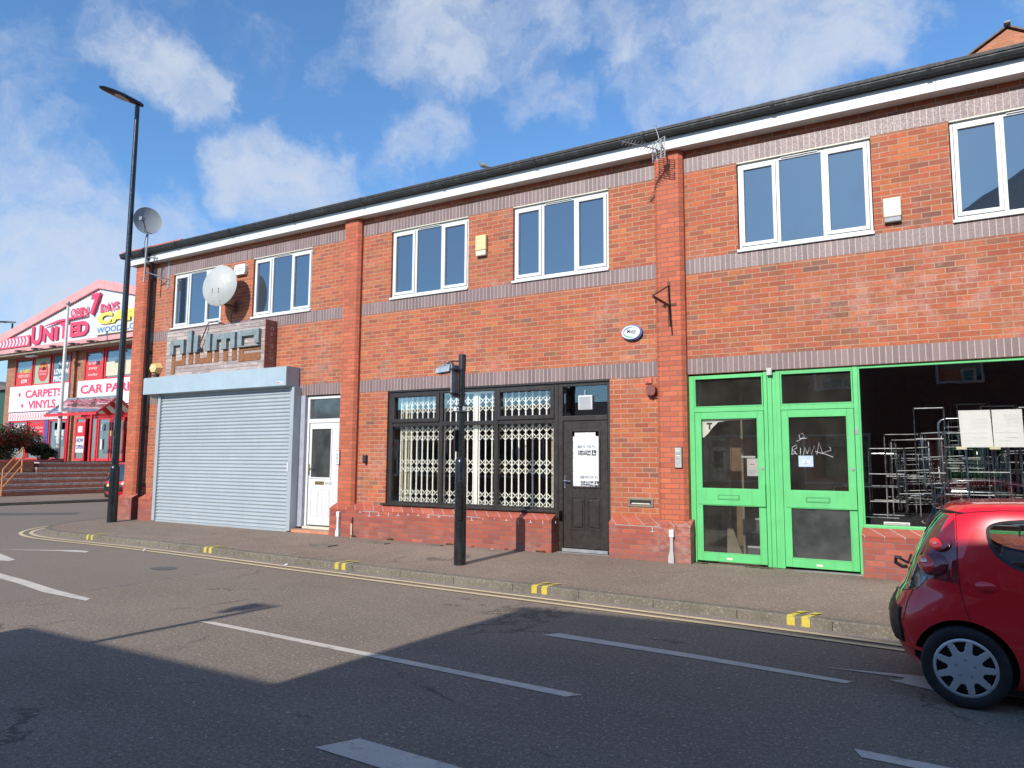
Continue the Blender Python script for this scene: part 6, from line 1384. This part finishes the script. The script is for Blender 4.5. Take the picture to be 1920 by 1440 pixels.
        if s == -1:
            m = MB(); m.ball((1.40,-.78,.93), (.07,.10,.06), 14, 8); m.tube([(1.42,-.66,.90),(1.42,-.72,.91)], .02, 6); m.build('wing_mirror','car_red',O,smooth=True)
        else:
            m = MB(); m.ball((1.40,.78,.93), (.07,.10,.06), 14, 8); m.tube([(1.42,.66,.90),(1.42,.72,.91)], .02, 6); m.build('wing_mirror','car_red',O,smooth=True)
        # headlamp
        patch(smoothpoly([(2.30,.70),(2.55,.64),(2.60,.50),(2.45,.52)],2), f_, .004, 4, 1).build('headlamp','lens_glass',O,smooth=True)
    # tailgate glass, bumper insert, wiper, spoiler, plate
    TG = [(-.50,1.235),(0,1.262),(.50,1.235),(.545,1.10),(.585,.95),(.60,.80),(.56,.72),(.40,.68),(0,.665),(-.40,.68),(-.56,.72),(-.60,.80),(-.585,.95),(-.545,1.10)]
    patch(TG, rear, .006, 9, 5).build('tailgate_window', 'tail_glass', O, smooth=True)
    m = MB(); sp_ = []
    for k in range(17):
        y = -.55+1.1*k/16; sp_.append((rearx(y, 1.262), y))
    for (x, y) in sp_: m.v += [(x+.02,y,1.262),(x-.022,y,1.262),(x-.018,y,1.238),(x+.02,y,1.238)]
    for k in range(16):
        for q in range(4): m.f.append((4*k+q, 4*k+(q+1) % 4, 4*k+4+(q+1) % 4, 4*k+4+q)); m.mi.append(0)
    m.f += [(0,1,2,3),(64,65,66,67)]; m.mi += [0,0]; m.build('spoiler', 'car_black', O)
    patch([(-.50,1.300),(0,1.310),(.50,1.300),(.53,1.262),(.45,1.270),(0,1.285),(-.45,1.270),(-.53,1.262)], rear, .014, 4, 5).build('roof_edge', 'car_red', O, smooth=True)
    patch([(-.50,.34),(-.535,.42),(-.52,.58),(-.3,.60),(0,.605),(.3,.60),(.52,.58),(.535,.42),(.50,.34),(0,.32)], rear, .016, 6, 5).build('bumper_insert', 'car_black', O, smooth=True)
    patch([(-.60,.30),(-.62,.325),(-.55,.335),(-.5,.32)], rear, .012, 3, 3).build('rear_reflector', 'lamp_red', O); patch([(.60,.30),(.62,.325),(.55,.335),(.5,.32)], rear, .012, 3, 3).build('rear_reflector', 'lamp_red', O)
    patch([(-.23,.50),(.23,.50),(.23,.59),(-.23,.59)], rear, .024, 3, 3).build('number_plate', 'hex_yellow', O)
    m = MB(); m.tube([(-.345,.02,.80),(-.375,.0,.80),(-.42,-.02,.83),(-.415,-.04,.875),(-.38,-.05,.87)], .014, 6); m.tube([(-.385,-.05,.865),(-.335,.0,.83),(-.325,.30,.86)], .010, 5); m.build('rear_wiper', 'car_black', O)
    m = MB(); m.tube([(.9,0,1.34),(.75,0,1.50)], .005, 6); m.build('aerial', 'car_black', O)
    # windscreen (front)
    def frontf(y, z, o):
        c, a, h, n = sect(z); t_ = min(.9999, abs(y/h)); return (c+a*(1-t_**n)**(1/n)+o, y, z)
    patch([(-.52,1.24),(0,1.26),(.52,1.24),(.60,.90),(.55,.865),(0,.85),(-.55,.865),(-.60,.90)], frontf, .005, 6, 5).build('windscreen', 'tail_glass', O, smooth=True)
    # inner wheel tubs and wheels
    for x in (0, 2.11):
        for s in (-1, 1):
            W = MB(); prof = [(.185,.0),(.20,.012),(.235,.014),(.252,.005),(.258,-.02),(.258,-.12),(.235,-.14),(.18,-.14)]; n = 56; yo = .722
            for r_, yy_ in prof:
                for k in range(n): a = 2*PI*k/n; W.v.append((x+r_*math.cos(a), s*(yo+yy_), .260+r_*math.sin(a)))
            for j in range(len(prof)-1):
                for k in range(n): W.f.append((j*n+k, j*n+(k+1) % n, (j+1)*n+(k+1) % n, (j+1)*n+k)); W.mi.append(0)
            Wo = W.build('wheel', 'tyre', O, smooth=True)
            # plastic trim with slots
            T_ = MB(); NS = 9; res = 20; rin, rout = .100, .178
            def disc(r_): return .012-.10*max(0, (r_-.02))**2*3
            angs = [2*PI*k/(NS*res) for k in range(NS*res)]; rad = [.0,.05,.085,.096,.102,.108,.115,.124,.135,.147,.158,.167,.174,.186]
            idx = {}
            def vid(j, k):
                k %= len(angs); key = (j, k)
                if key not in idx:
                    r_ = rad[j]; a = angs[k]; idx[key] = len(T_.v); T_.v.append((x+r_*math.cos(a), s*(yo+disc(r_)-(.004 if r_ > .18 else 0)), .260+r_*math.sin(a)))
                return idx[key]
            for j in range(1, len(rad)-1):
                for k in range(len(angs)):
                    rm = (rad[j]+rad[j+1])/2; ph = ((k+.5) % res)/res-.5; hw_ = (.27+.07*(rm-.13)/.04) if rm > .13 else .27*max(0, (rm-.095)/.035)**.5 if rm > .095 else 0
                    if rin < rm < rout-.008 and abs(ph) < hw_: continue
                    T_.f.append((vid(j,k), vid(j,k+1), vid(j+1,k+1), vid(j+1,k))); T_.mi.append(0)
            T_.f.append(tuple(vid(1, k) for k in range(len(angs)))); T_.mi.append(0)
            tr = T_.build('wheel_trim', 'wheel_silver', Wo, smooth=True)
            md = tr.modifiers.new('s', 'SOLIDIFY'); md.thickness = .010; md.offset = 0
            bv = tr.modifiers.new('b', 'BEVEL'); bv.width = .0025; bv.segments = 2; bv.limit_method = 'ANGLE'
            m = MB(); m.cyl((x, s*(yo-.04), .26),(x, s*(yo-.03), .26), .196, n=32); m.build('brake_drum', 'car_black', Wo)
            for k in range(5):
                a = 2*PI*k/5+.3; px, pz = x+.055*math.cos(a), .26+.055*math.sin(a); m = MB(); m.cyl((px, s*(yo+.006), pz),(px, s*(yo+.020), pz), .0105, .009, 10); m.build('wheel_nut', 'grey_metal', Wo, smooth=True)
    m = MB(); m.box(-.2,2.5,-.60,.60,.10,.2); m.build('underbody','car_black',O)
    return O
car = make_car('bright red hatchback parked at the kerb in front of the green shop', (.05,-4.015,0), 0)
c2 = car.copy(); COL.objects.link(c2)
for ch in list(car.children):
    k_ = ch.copy(); COL.objects.link(k_); k_.parent = c2
    for g_ in ch.children: h_ = g_.copy(); COL.objects.link(h_); h_.parent = k_
c2.location = (-26.75, 5.95, .0); c2.rotation_euler = (0,0,PI/2); c2.scale = (1.08,1.08,1.08)
tag(c2, 'distant red car mostly hidden behind the tall street lamp by the store steps', 'car')
